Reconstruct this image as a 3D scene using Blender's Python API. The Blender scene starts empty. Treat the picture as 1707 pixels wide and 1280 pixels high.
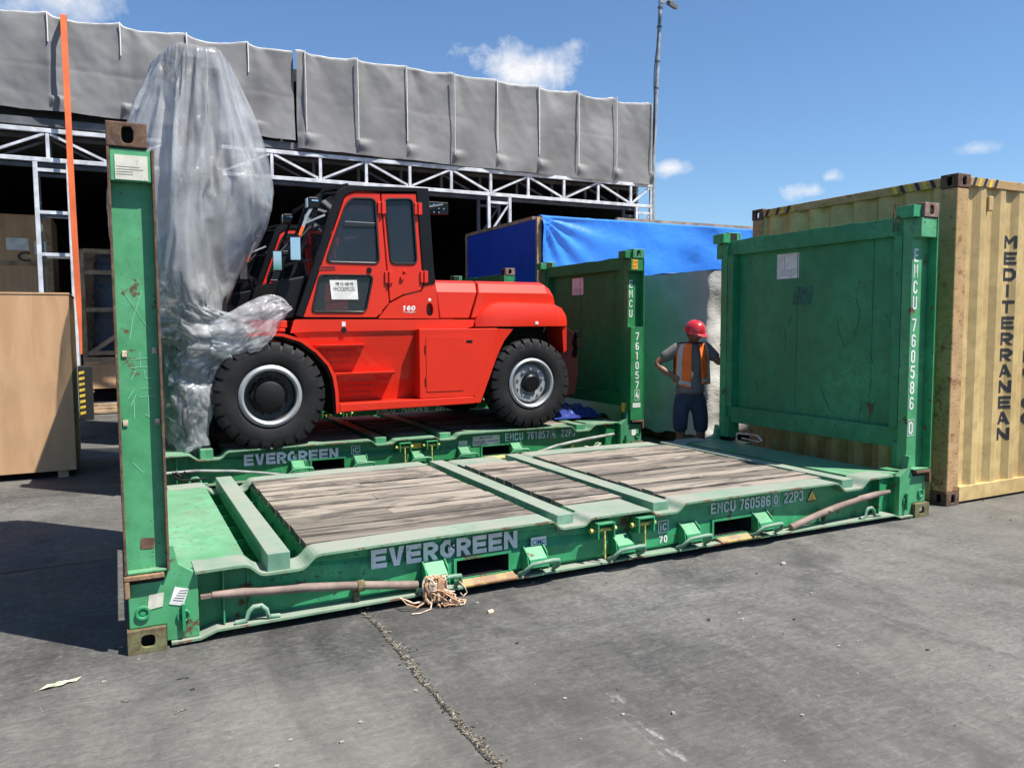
import bpy, bmesh, math, random
from mathutils import Vector, Matrix, noise
from mathutils.geometry import tessellate_polygon

random.seed(7)
SC = bpy.context.scene
COL = SC.collection
R = math.radians

# ---------------------------------------------------------------- camera, sky, sun, exposure
cam_data = bpy.data.cameras.new('camera')
cam = bpy.data.objects.new('camera', cam_data)
COL.objects.link(cam)
SC.camera = cam
YAW, PITCH, ROLL, FPX = 0.46768, 0.0752, -0.00567, 1306.7
_f = Vector((math.sin(YAW) * math.cos(PITCH), math.cos(YAW) * math.cos(PITCH), -math.sin(PITCH)))
_r = Vector((math.cos(YAW), -math.sin(YAW), 0))
_u = _r.cross(_f)
_r2 = _r * math.cos(ROLL) + _u * math.sin(ROLL)
_u2 = -_r * math.sin(ROLL) + _u * math.cos(ROLL)
cam.matrix_world = Matrix(((_r2.x, _u2.x, -_f.x, 0.004), (_r2.y, _u2.y, -_f.y, -4.218),
                           (_r2.z, _u2.z, -_f.z, 1.621), (0, 0, 0, 1)))
cam_data.sensor_fit = 'HORIZONTAL'
cam_data.sensor_width = 36
cam_data.lens = 36 * FPX / 1707
cam_data.clip_start = 0.05
cam_data.clip_end = 3000

SUN = Vector((0.97, -1.06, 2.591)).normalized()
world = bpy.data.worlds.new('World')
SC.world = world
world.use_nodes = True
wn, wl = world.node_tree.nodes, world.node_tree.links
for n in list(wn):
    wn.remove(n)
wout = wn.new('ShaderNodeOutputWorld')
wbg = wn.new('ShaderNodeBackground')
wbg.inputs['Strength'].default_value = 0.074
wl.new(wbg.outputs[0], wout.inputs[0])
sky = wn.new('ShaderNodeTexSky')
sky.sky_type = 'NISHITA'
sky.sun_disc = False
sky.sun_elevation = math.asin(SUN.z)
sky.sun_rotation = math.atan2(SUN.x, SUN.y)
sky.air_density = 1.0
sky.dust_density = 0.25
sky.ozone_density = 2.0
sky.altitude = 10
# small fair-weather clouds scattered over the whole sky, one soft puff per direction
wtc = wn.new('ShaderNodeTexCoord')
wnz = wn.new('ShaderNodeTexNoise')
wnz.inputs['Scale'].default_value = 16
wnz.inputs['Detail'].default_value = 6
wnz.inputs['Roughness'].default_value = 0.62
wl.new(wtc.outputs['Generated'], wnz.inputs['Vector'])


def wmath(op, a, b=None, clamp=False):
    n = wn.new('ShaderNodeMath')
    n.operation = op
    n.use_clamp = clamp
    for i, x in enumerate((a, b)):
        if x is None:
            continue
        if isinstance(x, (int, float)):
            n.inputs[i].default_value = x
        else:
            wl.new(x, n.inputs[i])
    return n.outputs[0]


def dvec(az, el):
    return Vector((math.sin(az) * math.cos(el), math.cos(az) * math.cos(el), math.sin(el)))


CLOUDS = [  # azimuth from +Y towards +X, elevation, half width, half height (radians), density
    (0.486, 0.308, 0.070, 0.030, 1.0), (0.668, 0.189, 0.026, 0.009, 0.75), (0.824, 0.154, 0.026, 0.012, 0.9),
    (0.850, 0.168, 0.015, 0.009, 0.8), (0.998, 0.185, 0.022, 0.008, 0.5), (-0.06, 0.345, 0.10, 0.028, 0.7),
    (2.2, 0.25, 0.1, 0.04, 1), (3.6, 0.3, 0.12, 0.05, 1), (5.1, 0.26, 0.1, 0.04, 1)]
acc = None
for az, el, hw, hh, den in CLOUDS:
    c = dvec(az, el)
    rt = Vector((math.cos(az), -math.sin(az), 0))
    up = rt.cross(c)
    dx = wn.new('ShaderNodeVectorMath'); dx.operation = 'DOT_PRODUCT'
    wl.new(wtc.outputs['Generated'], dx.inputs[0]); dx.inputs[1].default_value = rt / hw
    dy = wn.new('ShaderNodeVectorMath'); dy.operation = 'DOT_PRODUCT'
    wl.new(wtc.outputs['Generated'], dy.inputs[0]); dy.inputs[1].default_value = up / hh
    dz = wn.new('ShaderNodeVectorMath'); dz.operation = 'DOT_PRODUCT'
    wl.new(wtc.outputs['Generated'], dz.inputs[0]); dz.inputs[1].default_value = c
    ox, oy = dx.outputs['Value'], dy.outputs['Value']
    d2 = wmath('SQRT', wmath('ADD', wmath('MULTIPLY', ox, ox), wmath('MULTIPLY', oy, oy)))
    e = wmath('SUBTRACT', 1.25, d2)                       # 1.25 in the middle, 0 at the rim
    e = wmath('ADD', e, wmath('MULTIPLY', wmath('SUBTRACT', wnz.outputs['Fac'], 0.545), 3.8))
    e = wmath('MULTIPLY', wmath('MULTIPLY', e, 0.95), den, True)
    e = wmath('MULTIPLY', e, wmath('GREATER_THAN', dz.outputs['Value'], 0.9))
    e = wmath('MULTIPLY', e, wmath('LESS_THAN', d2, 2.2))
    acc = e if acc is None else wmath('MAXIMUM', acc, e)
wmix = wn.new('ShaderNodeMix')
wmix.data_type = 'RGBA'
wl.new(acc, wmix.inputs['Factor'])
wtint = wn.new('ShaderNodeMix')
wtint.data_type = 'RGBA'
wtint.blend_type = 'MULTIPLY'
wtint.inputs['Factor'].default_value = 1.0
wtint.inputs['B'].default_value = (0.78, 0.97, 1.14, 1)
wl.new(sky.outputs[0], wtint.inputs['A'])
wl.new(wtint.outputs['Result'], wmix.inputs['A'])
wmix.inputs['B'].default_value = (7.2, 7.3, 7.6, 1)
wl.new(wmix.outputs['Result'], wbg.inputs['Color'])

sun_data = bpy.data.lights.new('sun', 'SUN')
sun_data.energy = 5.0
sun_data.angle = R(0.53)
sun_data.color = (1.0, 0.95, 0.865)
sun_ob = bpy.data.objects.new('sun', sun_data)
sun_ob.rotation_euler = (-SUN).to_track_quat('-Z', 'Y').to_euler()
sun_ob.location = (8, -9, 20)
COL.objects.link(sun_ob)

SC.view_settings.view_transform = 'Standard'
SC.view_settings.look = 'None'
SC.view_settings.gamma = 1
SC.view_settings.exposure = 0.84
SC.cycles.max_bounces = 5
SC.cycles.diffuse_bounces = 3
SC.cycles.glossy_bounces = 3
SC.cycles.transmission_bounces = 4
SC.cycles.transparent_max_bounces = 12
SC.cycles.caustics_reflective = False
SC.cycles.caustics_refractive = False
SC.cycles.use_denoising = True
SC.cycles.use_adaptive_sampling = True
SC.cycles.adaptive_threshold = 0.02


# ---------------------------------------------------------------- materials
def srgb(r, g, b):
    f = lambda c: ((c / 255 + 0.055) / 1.055) ** 2.4 if c > 10 else c / 255 / 12.92
    return (f(r), f(g), f(b))


class NT:
    """small helper round a material node tree"""
    def __init__(self, name):
        self.m = bpy.data.materials.new(name)
        self.m.use_nodes = True
        self.n = self.m.node_tree.nodes
        self.l = self.m.node_tree.links
        self.b = self.n['Principled BSDF']
        self.out = self.n['Material Output']
        self.geo = self.n.new('ShaderNodeNewGeometry')

    def noise(self, scale, detail=4, rough=0.55, stretch=None, vec=None, dist=0.0):
        v = vec or self.geo.outputs['Position']
        if stretch:
            mp = self.n.new('ShaderNodeMapping')
            mp.inputs['Scale'].default_value = stretch
            self.l.new(v, mp.inputs['Vector'])
            v = mp.outputs[0]
        t = self.n.new('ShaderNodeTexNoise')
        t.inputs['Scale'].default_value = scale
        t.inputs['Detail'].default_value = detail
        t.inputs['Roughness'].default_value = rough
        t.inputs['Distortion'].default_value = dist
        self.l.new(v, t.inputs['Vector'])
        return t.outputs['Fac']

    def ramp(self, fac, lo, hi, a=0.0, b=1.0):
        r = self.n.new('ShaderNodeMapRange')
        r.interpolation_type = 'SMOOTHSTEP'
        self.l.new(fac, r.inputs['Value'])
        r.inputs['From Min'].default_value = lo
        r.inputs['From Max'].default_value = hi
        r.inputs['To Min'].default_value = a
        r.inputs['To Max'].default_value = b
        return r.outputs[0]

    def math(self, op, a, b=None, clamp=False):
        n = self.n.new('ShaderNodeMath')
        n.operation = op
        n.use_clamp = clamp
        for i, x in enumerate((a, b)):
            if x is None:
                continue
            if isinstance(x, (int, float)):
                n.inputs[i].default_value = x
            else:
                self.l.new(x, n.inputs[i])
        return n.outputs[0]

    def mix(self, fac, a, b, mode='MIX'):
        n = self.n.new('ShaderNodeMix')
        n.data_type = 'RGBA'
        n.blend_type = mode
        for key, x in (('Factor', fac), ('A', a), ('B', b)):
            if isinstance(x, (int, float)):
                n.inputs[key].default_value = x
            elif isinstance(x, (tuple, list)):
                n.inputs[key].default_value = tuple(x)[:3] + (1,)
            else:
                self.l.new(x, n.inputs[key])
        return n.outputs['Result']

    def bump(self, height, strength=0.2, dist=0.01):
        b = self.n.new('ShaderNodeBump')
        b.inputs['Strength'].default_value = strength
        b.inputs['Distance'].default_value = dist
        self.l.new(height, b.inputs['Height'])
        self.l.new(b.outputs[0], self.b.inputs['Normal'])
        return b

    def color(self, c):
        if isinstance(c, (tuple, list)):
            self.b.inputs['Base Color'].default_value = tuple(c)[:3] + (1,)
        else:
            self.l.new(c, self.b.inputs['Base Color'])

    def set(self, **kw):
        for k, v in kw.items():
            k = k.replace('_', ' ')
            if k in self.b.inputs:
                if isinstance(v, (int, float, tuple)):
                    self.b.inputs[k].default_value = v
                else:
                    self.l.new(v, self.b.inputs[k])
        return self


def plain(name, col, rough=0.6, metal=0.0, var=0.12, scale=3.0, bump=0.0, bscale=60, **kw):
    t = NT(name)
    n = t.noise(scale, 5)
    dk = tuple(c * (1 - 1.6 * var) for c in col)
    lt = tuple(min(1, c * (1 + 1.2 * var)) for c in col)
    t.color(t.mix(t.ramp(n, 0.3, 0.7), dk, lt))
    t.set(Roughness=rough, Metallic=metal, **kw)
    if bump:
        t.bump(t.noise(bscale, 3), bump, 0.004)
    return t.m


def worn(name, col, rough=0.5, rust=0.62, dust=0.0, scratch=0.7, dark=0.0, rustcol=(0.10, 0.045, 0.022), fade=None, coat=0.0, chip=0.605):
    """old paint on steel: faded cloudy tone, fine scratches, rust blots, dust on what faces up"""
    t = NT(name)
    n1 = t.noise(1.3, 4, 0.6)
    n2 = t.noise(9, 3, 0.6)
    fd = fade or tuple(min(1, c * 1.25 + 0.03) for c in col)
    base = t.mix(t.ramp(n1, 0.35, 0.7), tuple(c * 0.82 for c in col), fd)
    base = t.mix(t.ramp(n2, 0.35, 0.7, 0, 0.55), base, tuple(c * 0.55 for c in col))
    # runs and streaks down the steel
    st = t.noise(1.0, 4, 0.6, stretch=(26, 26, 1.6))
    base = t.mix(t.ramp(st, 0.58, 0.75, 0, 0.35), base, tuple(c * 0.5 + 0.004 for c in col))
    sc = t.noise(1.0, 3, 0.7, stretch=(7, 7, 70), dist=1.2)
    base = t.mix(t.ramp(sc, scratch, scratch + 0.05, 0, 0.7), base, tuple(c * 0.3 + 0.006 for c in col))
    chips = t.noise(34, 4, 0.7)
    base = t.mix(t.math('MULTIPLY', t.ramp(chips, chip, chip + 0.035), t.ramp(n1, 0.44, 0.62)), base, tuple(c * 0.35 + 0.008 for c in rustcol))
    rn = t.noise(6, 6, 0.72)
    rf = t.ramp(rn, rust, rust + 0.06)
    base = t.mix(rf, base, rustcol)
    if dust:
        sep = t.n.new('ShaderNodeSeparateXYZ')
        t.l.new(t.geo.outputs['Normal'], sep.inputs[0])
        upf = t.math('MULTIPLY', t.ramp(sep.outputs['Z'], 0.5, 0.95), t.ramp(t.noise(3.2, 7, 0.65), 0.25, 0.65, dust * 0.35, dust))
        base = t.mix(upf, base, (0.27, 0.28, 0.235))
    t.color(base)
    t.set(Roughness=t.math('ADD', t.math('MULTIPLY', rf, 0.3), rough, True))
    if coat:
        t.set(Coat_Weight=coat, Coat_Roughness=0.12)
    t.bump(t.math('ADD', t.noise(2.2, 2), t.math('MULTIPLY', t.noise(90, 3), 0.12)), 0.25, 0.012)
    return t.m


def rusty(name, col=(0.16, 0.085, 0.05), alt=(0.06, 0.035, 0.025)):
    t = NT(name)
    n = t.noise(14, 8, 0.7)
    c = t.mix(t.ramp(n, 0.35, 0.65), alt, col)
    c = t.mix(t.ramp(t.noise(40, 5, 0.7), 0.55, 0.7, 0, 0.6), c, (0.30, 0.22, 0.13))
    t.color(c)
    t.set(Roughness=0.85)
    t.bump(n, 0.6, 0.006)
    return t.m


M = {}
M['green'] = worn('green_paint', (0.030, 0.30, 0.118), 0.45, rust=0.585, dust=0.25, fade=(0.05, 0.385, 0.165))
M['green_top'] = worn('faded_green_paint', (0.13, 0.31, 0.20), 0.65, rust=0.64, dust=0.95, fade=(0.20, 0.34, 0.25))
M['green_deck'] = worn('pale_green_paint', (0.070, 0.36, 0.150), 0.55, rust=0.595, dust=0.40, fade=(0.115, 0.40, 0.20))
M['green_wall'] = worn('deep_green_paint', (0.020, 0.255, 0.110), 0.5, rust=0.66, scratch=0.72, fade=(0.032, 0.30, 0.135))
M['green2'] = worn('bottle_green_paint', (0.022, 0.22, 0.075), 0.45, rust=0.68, dust=0.2, fade=(0.035, 0.28, 0.10))
M['green2_top'] = worn('bottle_green_paint_top', (0.06, 0.28, 0.13), 0.55, rust=0.66, dust=0.55)
M['green2_wall'] = worn('bottle_green_wall_paint', (0.006, 0.20, 0.055), 0.6, rust=0.76, fade=(0.008, 0.235, 0.065))
M['rust'] = rusty('rusty_steel')
M['rust_light'] = rusty('rust_over_yellow_paint', (0.34, 0.21, 0.11), (0.13, 0.07, 0.04))
M['rust_green'] = rusty('rust_over_green_paint', (0.16, 0.17, 0.08), (0.10, 0.06, 0.03))
M['void'] = plain('dark_hollow', (0.012, 0.010, 0.009), 0.9)
M['pipe'] = plain('dusty_brown_pipe', (0.22, 0.16, 0.135), 0.75, var=0.2, scale=7, bump=0.2)
M['yellow_worn'] = worn('worn_yellow_paint', (0.55, 0.36, 0.09), 0.6, rust=0.50, dust=0.5, rustcol=(0.28, 0.13, 0.05))
M['yellow_pin'] = plain('yellow_pin_paint', (0.55, 0.47, 0.12), 0.6, var=0.35, scale=30)
M['white_print'] = worn('white_stencil_paint', (0.80, 0.81, 0.79), 0.6, rust=0.69, chip=0.65, rustcol=(0.06, 0.24, 0.13), scratch=0.68, fade=(0.86, 0.86, 0.84))
M['white_print2'] = worn('white_marking_paint', (0.78, 0.80, 0.78), 0.6, rust=0.74, rustcol=(0.03, 0.2, 0.08))
M['paper'] = plain('white_paper', (0.70, 0.69, 0.66), 0.7, var=0.1, scale=9)
M['paper_old'] = worn('stained_paper', (0.64, 0.62, 0.52), 0.7, rust=0.66, rustcol=(0.28, 0.26, 0.2))
M['ink'] = plain('black_ink', (0.02, 0.02, 0.022), 0.6)
M['ink_grey'] = plain('grey_ink', (0.22, 0.22, 0.22), 0.7)
M['ink_blue'] = plain('blue_ink', (0.03, 0.08, 0.32), 0.6)
M['sticker_orange'] = plain('orange_sticker', (0.80, 0.38, 0.02), 0.5)
M['sticker_yellow'] = plain('yellow_warning_sticker', (0.72, 0.46, 0.06), 0.5, var=0.2, scale=20)
M['yellow_cont'] = worn('cream_yellow_container_paint', (0.60, 0.415, 0.17), 0.5, rust=0.74, scratch=0.80, chip=0.70, fade=(0.63, 0.465, 0.20), rustcol=(0.16, 0.08, 0.03))
M['yellow_post'] = worn('scraped_yellow_paint', (0.55, 0.35, 0.14), 0.6, rust=0.56, scratch=0.58, rustcol=(0.24, 0.115, 0.05), fade=(0.52, 0.32, 0.16))
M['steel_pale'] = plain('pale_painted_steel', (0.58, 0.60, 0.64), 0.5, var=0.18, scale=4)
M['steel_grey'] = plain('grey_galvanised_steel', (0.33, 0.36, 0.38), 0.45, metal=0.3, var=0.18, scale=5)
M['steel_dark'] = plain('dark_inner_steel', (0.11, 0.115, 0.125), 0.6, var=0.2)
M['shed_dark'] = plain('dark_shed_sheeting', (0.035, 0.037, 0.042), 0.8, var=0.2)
M['red'] = plain('red_vehicle_paint', (0.60, 0.024, 0.008), 0.5, var=0.05, scale=1.2, bump=0.03, bscale=2.5, Specular_IOR_Level=0.2, Coat_Weight=0.3, Coat_Roughness=0.03)
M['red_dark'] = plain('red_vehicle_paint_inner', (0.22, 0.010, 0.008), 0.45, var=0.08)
M['black_paint'] = plain('black_vehicle_paint', (0.006, 0.006, 0.007), 0.40, var=0.1, Specular_IOR_Level=0.25)
M['black_matt'] = plain('black_matt_steel', (0.008, 0.008, 0.0085), 0.6, var=0.2, Specular_IOR_Level=0.25)
M['rubber_seal'] = plain('black_rubber_seal', (0.012, 0.012, 0.012), 0.45)
M['silver'] = plain('silver_rim_paint', (0.40, 0.41, 0.42), 0.42, metal=0.45, var=0.08)
M['chrome'] = plain('chrome', (0.8, 0.8, 0.8), 0.12, metal=1.0, var=0.02)
M['orange_web'] = plain('orange_webbing', (0.78, 0.155, 0.045), 0.7, var=0.12, scale=2, bump=0.3, bscale=200)
M['skin'] = plain('tanned_skin', (0.24, 0.115, 0.07), 0.55, var=0.1, scale=12)
M['shirt'] = plain('grey_tee_cloth', (0.15, 0.148, 0.138), 0.85, var=0.08, scale=8, bump=0.8, bscale=16)
M['shorts'] = plain('dark_denim', (0.030, 0.045, 0.075), 0.85, var=0.12, scale=9, bump=0.9, bscale=18)
M['vest'] = plain('orange_vest_cloth', (0.92, 0.165, 0.02), 0.7, var=0.06, scale=9, bump=0.8, bscale=18)
M['reflective'] = plain('silver_vest_band', (0.42, 0.43, 0.40), 0.45, var=0.06, scale=9)
M['helmet'] = plain('red_helmet_plastic', (0.50, 0.02, 0.03), 0.28, var=0.06, Coat_Weight=0.4)
M['hair'] = plain('black_hair', (0.01, 0.009, 0.008), 0.6)
M['shoe'] = plain('dark_shoe', (0.02, 0.02, 0.022), 0.6)
M['rope'] = plain('tan_rope', (0.52, 0.30, 0.17), 0.9, var=0.3, scale=40)
M['rope_pale'] = plain('pale_rope', (0.62, 0.48, 0.36), 0.9, var=0.3, scale=40)
M['hazard_black'] = plain('hazard_black', (0.018, 0.018, 0.018), 0.6)
M['hazard_yellow'] = plain('hazard_yellow', (0.68, 0.48, 0.05), 0.6, var=0.15, scale=15)
M['lamp_orange'] = plain('orange_lens', (0.75, 0.12, 0.01), 0.2)
M['timber'] = plain('raw_timber', (0.33, 0.23, 0.14), 0.8, var=0.25, scale=6, bump=0.2)
M['straw'] = plain('dry_chips', (0.20, 0.17, 0.12), 0.9, var=0.5, scale=90)
M['leaf'] = plain('pale_dry_leaf', (0.50, 0.55, 0.34), 0.7, var=0.2, scale=30)
M['stone'] = plain('pale_stone', (0.30, 0.285, 0.25), 0.8, var=0.2, scale=40)


def make_wood(name, a, b, c, contrast=1.0):
    t = NT(name)
    oi = t.n.new('ShaderNodeObjectInfo')
    g = t.noise(1.0, 7, 0.65, stretch=(2.2, 60, 60), dist=0.4)
    col = t.mix(t.ramp(g, 0.32, 0.68), a, b)
    big = t.noise(1.0, 6, 0.7, stretch=(1.6, 7.0, 4.0), dist=0.5)
    col = t.mix(t.ramp(big, 0.46, 0.62, 0, 0.85 * contrast), col, c)
    col = t.mix(t.ramp(oi.outputs['Random'], 0.25, 1.0, 0, 0.62), col, c)
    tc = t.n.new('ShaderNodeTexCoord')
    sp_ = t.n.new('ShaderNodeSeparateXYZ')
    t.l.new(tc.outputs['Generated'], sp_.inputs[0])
    edge = t.math('ABSOLUTE', t.math('SUBTRACT', sp_.outputs['Y'], 0.5))  # shade of the gaps between boards painted into the plank edges
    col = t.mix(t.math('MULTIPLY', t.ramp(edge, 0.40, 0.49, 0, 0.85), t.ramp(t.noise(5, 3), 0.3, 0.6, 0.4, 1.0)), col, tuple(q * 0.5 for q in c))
    nails = t.noise(26, 2, 0.5)
    col = t.mix(t.ramp(nails, 0.72, 0.76), col, (0.02, 0.016, 0.012))
    t.color(col)
    t.set(Roughness=0.88)
    t.bump(g, 0.5, 0.006)
    return t.m


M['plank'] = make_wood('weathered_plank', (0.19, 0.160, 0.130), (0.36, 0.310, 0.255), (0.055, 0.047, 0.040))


def make_ply():
    t = NT('plywood')
    g = t.noise(1.0, 6, 0.6, stretch=(7, 7, 1.2), dist=0.8)
    c = t.mix(t.ramp(g, 0.3, 0.7), (0.46, 0.265, 0.135), (0.56, 0.345, 0.190))
    c = t.mix(t.ramp(t.noise(1.2, 5), 0.5, 0.75, 0, 0.4), c, (0.36, 0.23, 0.135))
    t.color(c)
    t.set(Roughness=0.75)
    t.bump(g, 0.1, 0.003)
    return t.m


M['ply'] = make_ply()


def make_ground():
    t = NT('yard_surface')
    n1 = t.noise(0.35, 6, 0.6)
    n2 = t.noise(1.0, 6, 0.65, stretch=(1.1, 2.6, 1), dist=0.8)
    n3 = t.noise(7, 5, 0.7)
    c = t.mix(t.ramp(n1, 0.36, 0.66), (0.048, 0.047, 0.046), (0.094, 0.090, 0.083))
    c = t.mix(t.ramp(n2, 0.40, 0.68, 0, 0.60), c, (0.112, 0.107, 0.098))
    c = t.mix(t.ramp(t.noise(0.8, 5, 0.6, stretch=(2.0, 0.8, 1), dist=1.5), 0.52, 0.70, 0, 0.75), c, (0.046, 0.045, 0.044))
    c = t.mix(t.ramp(n3, 0.45, 0.8, 0, 0.5), c, (0.135, 0.130, 0.119))
    # tyre scuffs: long thin streaks
    s1 = t.noise(1.0, 5, 0.7, stretch=(1.2, 11, 1), dist=0.9)
    c = t.mix(t.ramp(s1, 0.60, 0.76, 0, 0.42), c, (0.18, 0.172, 0.156))
    s2 = t.noise(1.0, 4, 0.7, stretch=(13, 1.0, 1), dist=1.2)
    c = t.mix(t.ramp(s2, 0.62, 0.76, 0, 0.5), c, (0.036, 0.036, 0.038))
    # chalky scrapes in a few places
    sp = t.noise(1.0, 6, 0.75, stretch=(10, 3.2, 1), dist=0.6)
    where = t.ramp(t.noise(0.55, 3, 0.5), 0.56, 0.68)
    c = t.mix(t.math('MULTIPLY', t.ramp(sp, 0.64, 0.76), where), c, (0.30, 0.295, 0.275))
    # one long chalk-white drag mark
    sep = t.n.new('ShaderNodeSeparateXYZ')
    t.l.new(t.geo.outputs['Position'], sep.inputs[0])
    along = t.math('ADD', t.math('MULTIPLY', t.math('SUBTRACT', sep.outputs['X'], 1.85), 0.12), t.math('MULTIPLY', t.math('SUBTRACT', sep.outputs['Y'], -1.72), 0.99))
    across = t.math('ABSOLUTE', t.math('SUBTRACT', t.math('MULTIPLY', t.math('SUBTRACT', sep.outputs['X'], 1.85), 0.99), t.math('MULTIPLY', t.math('SUBTRACT', sep.outputs['Y'], -1.72), 0.12)))
    lm = t.math('MULTIPLY', t.ramp(across, 0.010, 0.070, 1, 0), t.ramp(t.math('ABSOLUTE', along), 0.25, 0.62, 1, 0))
    c = t.mix(t.math('MULTIPLY', lm, t.ramp(t.noise(1.0, 6, 0.75, stretch=(22, 7, 1)), 0.50, 0.66)), c, (0.40, 0.39, 0.365))
    mid = t.noise(28, 6, 0.75)
    c = t.mix(t.ramp(mid, 0.50, 0.70, 0, 0.65), c, (0.170, 0.163, 0.149))
    c = t.mix(t.ramp(mid, 0.48, 0.32, 0, 0.65), c, (0.032, 0.032, 0.032))
    br = t.noise(1.0, 5, 0.7, stretch=(6, 30, 1), dist=1.6)
    c = t.mix(t.ramp(br, 0.52, 0.66, 0, 0.5), c, (0.160, 0.154, 0.140))
    c = t.mix(t.ramp(br, 0.46, 0.34, 0, 0.5), c, (0.040, 0.039, 0.039))
    sl = t.noise(1.0, 3, 0.6, stretch=(5, 46, 1), dist=2.2)
    c = t.mix(t.math('MULTIPLY', t.ramp(sl, 0.64, 0.70), t.ramp(n1, 0.45, 0.62, 0, 0.35)), c, (0.22, 0.213, 0.196))
    vor = t.n.new('ShaderNodeTexVoronoi')
    vor.inputs['Scale'].default_value = 95
    t.l.new(t.geo.outputs['Position'], vor.inputs['Vector'])
    c = t.mix(t.math('MULTIPLY', t.ramp(vor.outputs['Distance'], 0.32, 0.12, 0, 0.5), t.ramp(n3, 0.4, 0.62)), c, (0.17, 0.164, 0.150))
    oil = t.noise(1.5, 5, 0.6, dist=0.8)
    c = t.mix(t.ramp(oil, 0.55, 0.70, 0, 0.55), c, (0.036, 0.035, 0.034))
    far = t.noise(0.22, 3, 0.5, dist=0.4)
    c = t.mix(t.ramp(far, 0.45, 0.62, 0, 0.35), c, (0.135, 0.126, 0.108))
    big = t.noise(0.55, 5, 0.62, dist=1.0)
    c = t.mix(1.0, c, t.ramp(big, 0.34, 0.66, 0.74, 1.34), 'MULTIPLY')
    trk = t.noise(1.0, 4, 0.6, stretch=(2.2, 0.35, 1), dist=0.7)
    c = t.mix(1.0, c, t.ramp(trk, 0.50, 0.68, 1.0, 0.78), 'MULTIPLY')
    fine = t.noise(160, 3, 0.8)
    c = t.mix(t.ramp(fine, 0.60, 0.74, 0, 0.65), c, (0.23, 0.222, 0.205))
    c = t.mix(t.ramp(fine, 0.40, 0.28, 0, 0.6), c, (0.025, 0.025, 0.025))
    t.color(c)
    t.set(Roughness=t.ramp(n2, 0.3, 0.7, 0.62, 0.85))
    t.bump(t.math('ADD', t.math('MULTIPLY', n3, 0.5), t.math('MULTIPLY', fine, 0.5)), 0.6, 0.008)
    return t.m


M['ground'] = make_ground()
M['joint'] = plain('gritty_joint_filler', (0.060, 0.054, 0.044), 0.95, var=0.5, scale=60, bump=1.0, bscale=160)


def make_tarp(name, col, rough, sheen=0.0, bumpscale=18, bstr=0.3, var=0.14, bdist=0.012):
    t = NT(name)
    n = t.noise(0.9, 5)
    c = t.mix(t.ramp(n, 0.3, 0.7), tuple(x * (1 - var) for x in col), tuple(min(1, x * (1 + var)) for x in col))
    c = t.mix(t.ramp(t.noise(1.0, 4, 0.6, stretch=(8, 8, 0.6)), 0.58, 0.75, 0, 0.3), c, tuple(x * 0.75 for x in col))
    t.color(c)
    t.set(Roughness=rough)
    w = t.noise(bumpscale, 4, 0.6, stretch=(1.0, 1.0, 1.8), dist=1.4)
    f = t.noise(3.0, 3, 0.5, dist=1.0)
    t.bump(t.math('ADD', t.math('MULTIPLY', w, 0.5), f), bstr, bdist)
    return t.m


M['tarp_grey'] = make_tarp('grey_pvc_tarp', (0.185, 0.185, 0.187), 0.7, bstr=0.2)
M['tarp_blue'] = make_tarp('blue_poly_tarp', (0.026, 0.185, 0.66), 0.45, bumpscale=10, bstr=0.5, bdist=0.02)
M['blue_panel'] = plain('blue_panel_paint', (0.012, 0.060, 0.45), 0.5, var=0.06)
M['net_grey'] = make_tarp('grey_woven_cover', (0.52, 0.52, 0.50), 0.8, bumpscale=14, bstr=0.5, var=0.2, bdist=0.03)
M['wrap_dark'] = make_tarp('dark_stretch_film', (0.045, 0.055, 0.075), 0.3, bumpscale=14, bstr=0.9, bdist=0.04)
M['maroon_box'] = plain('maroon_container_paint', (0.075, 0.014, 0.016), 0.6, var=0.2)


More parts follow.
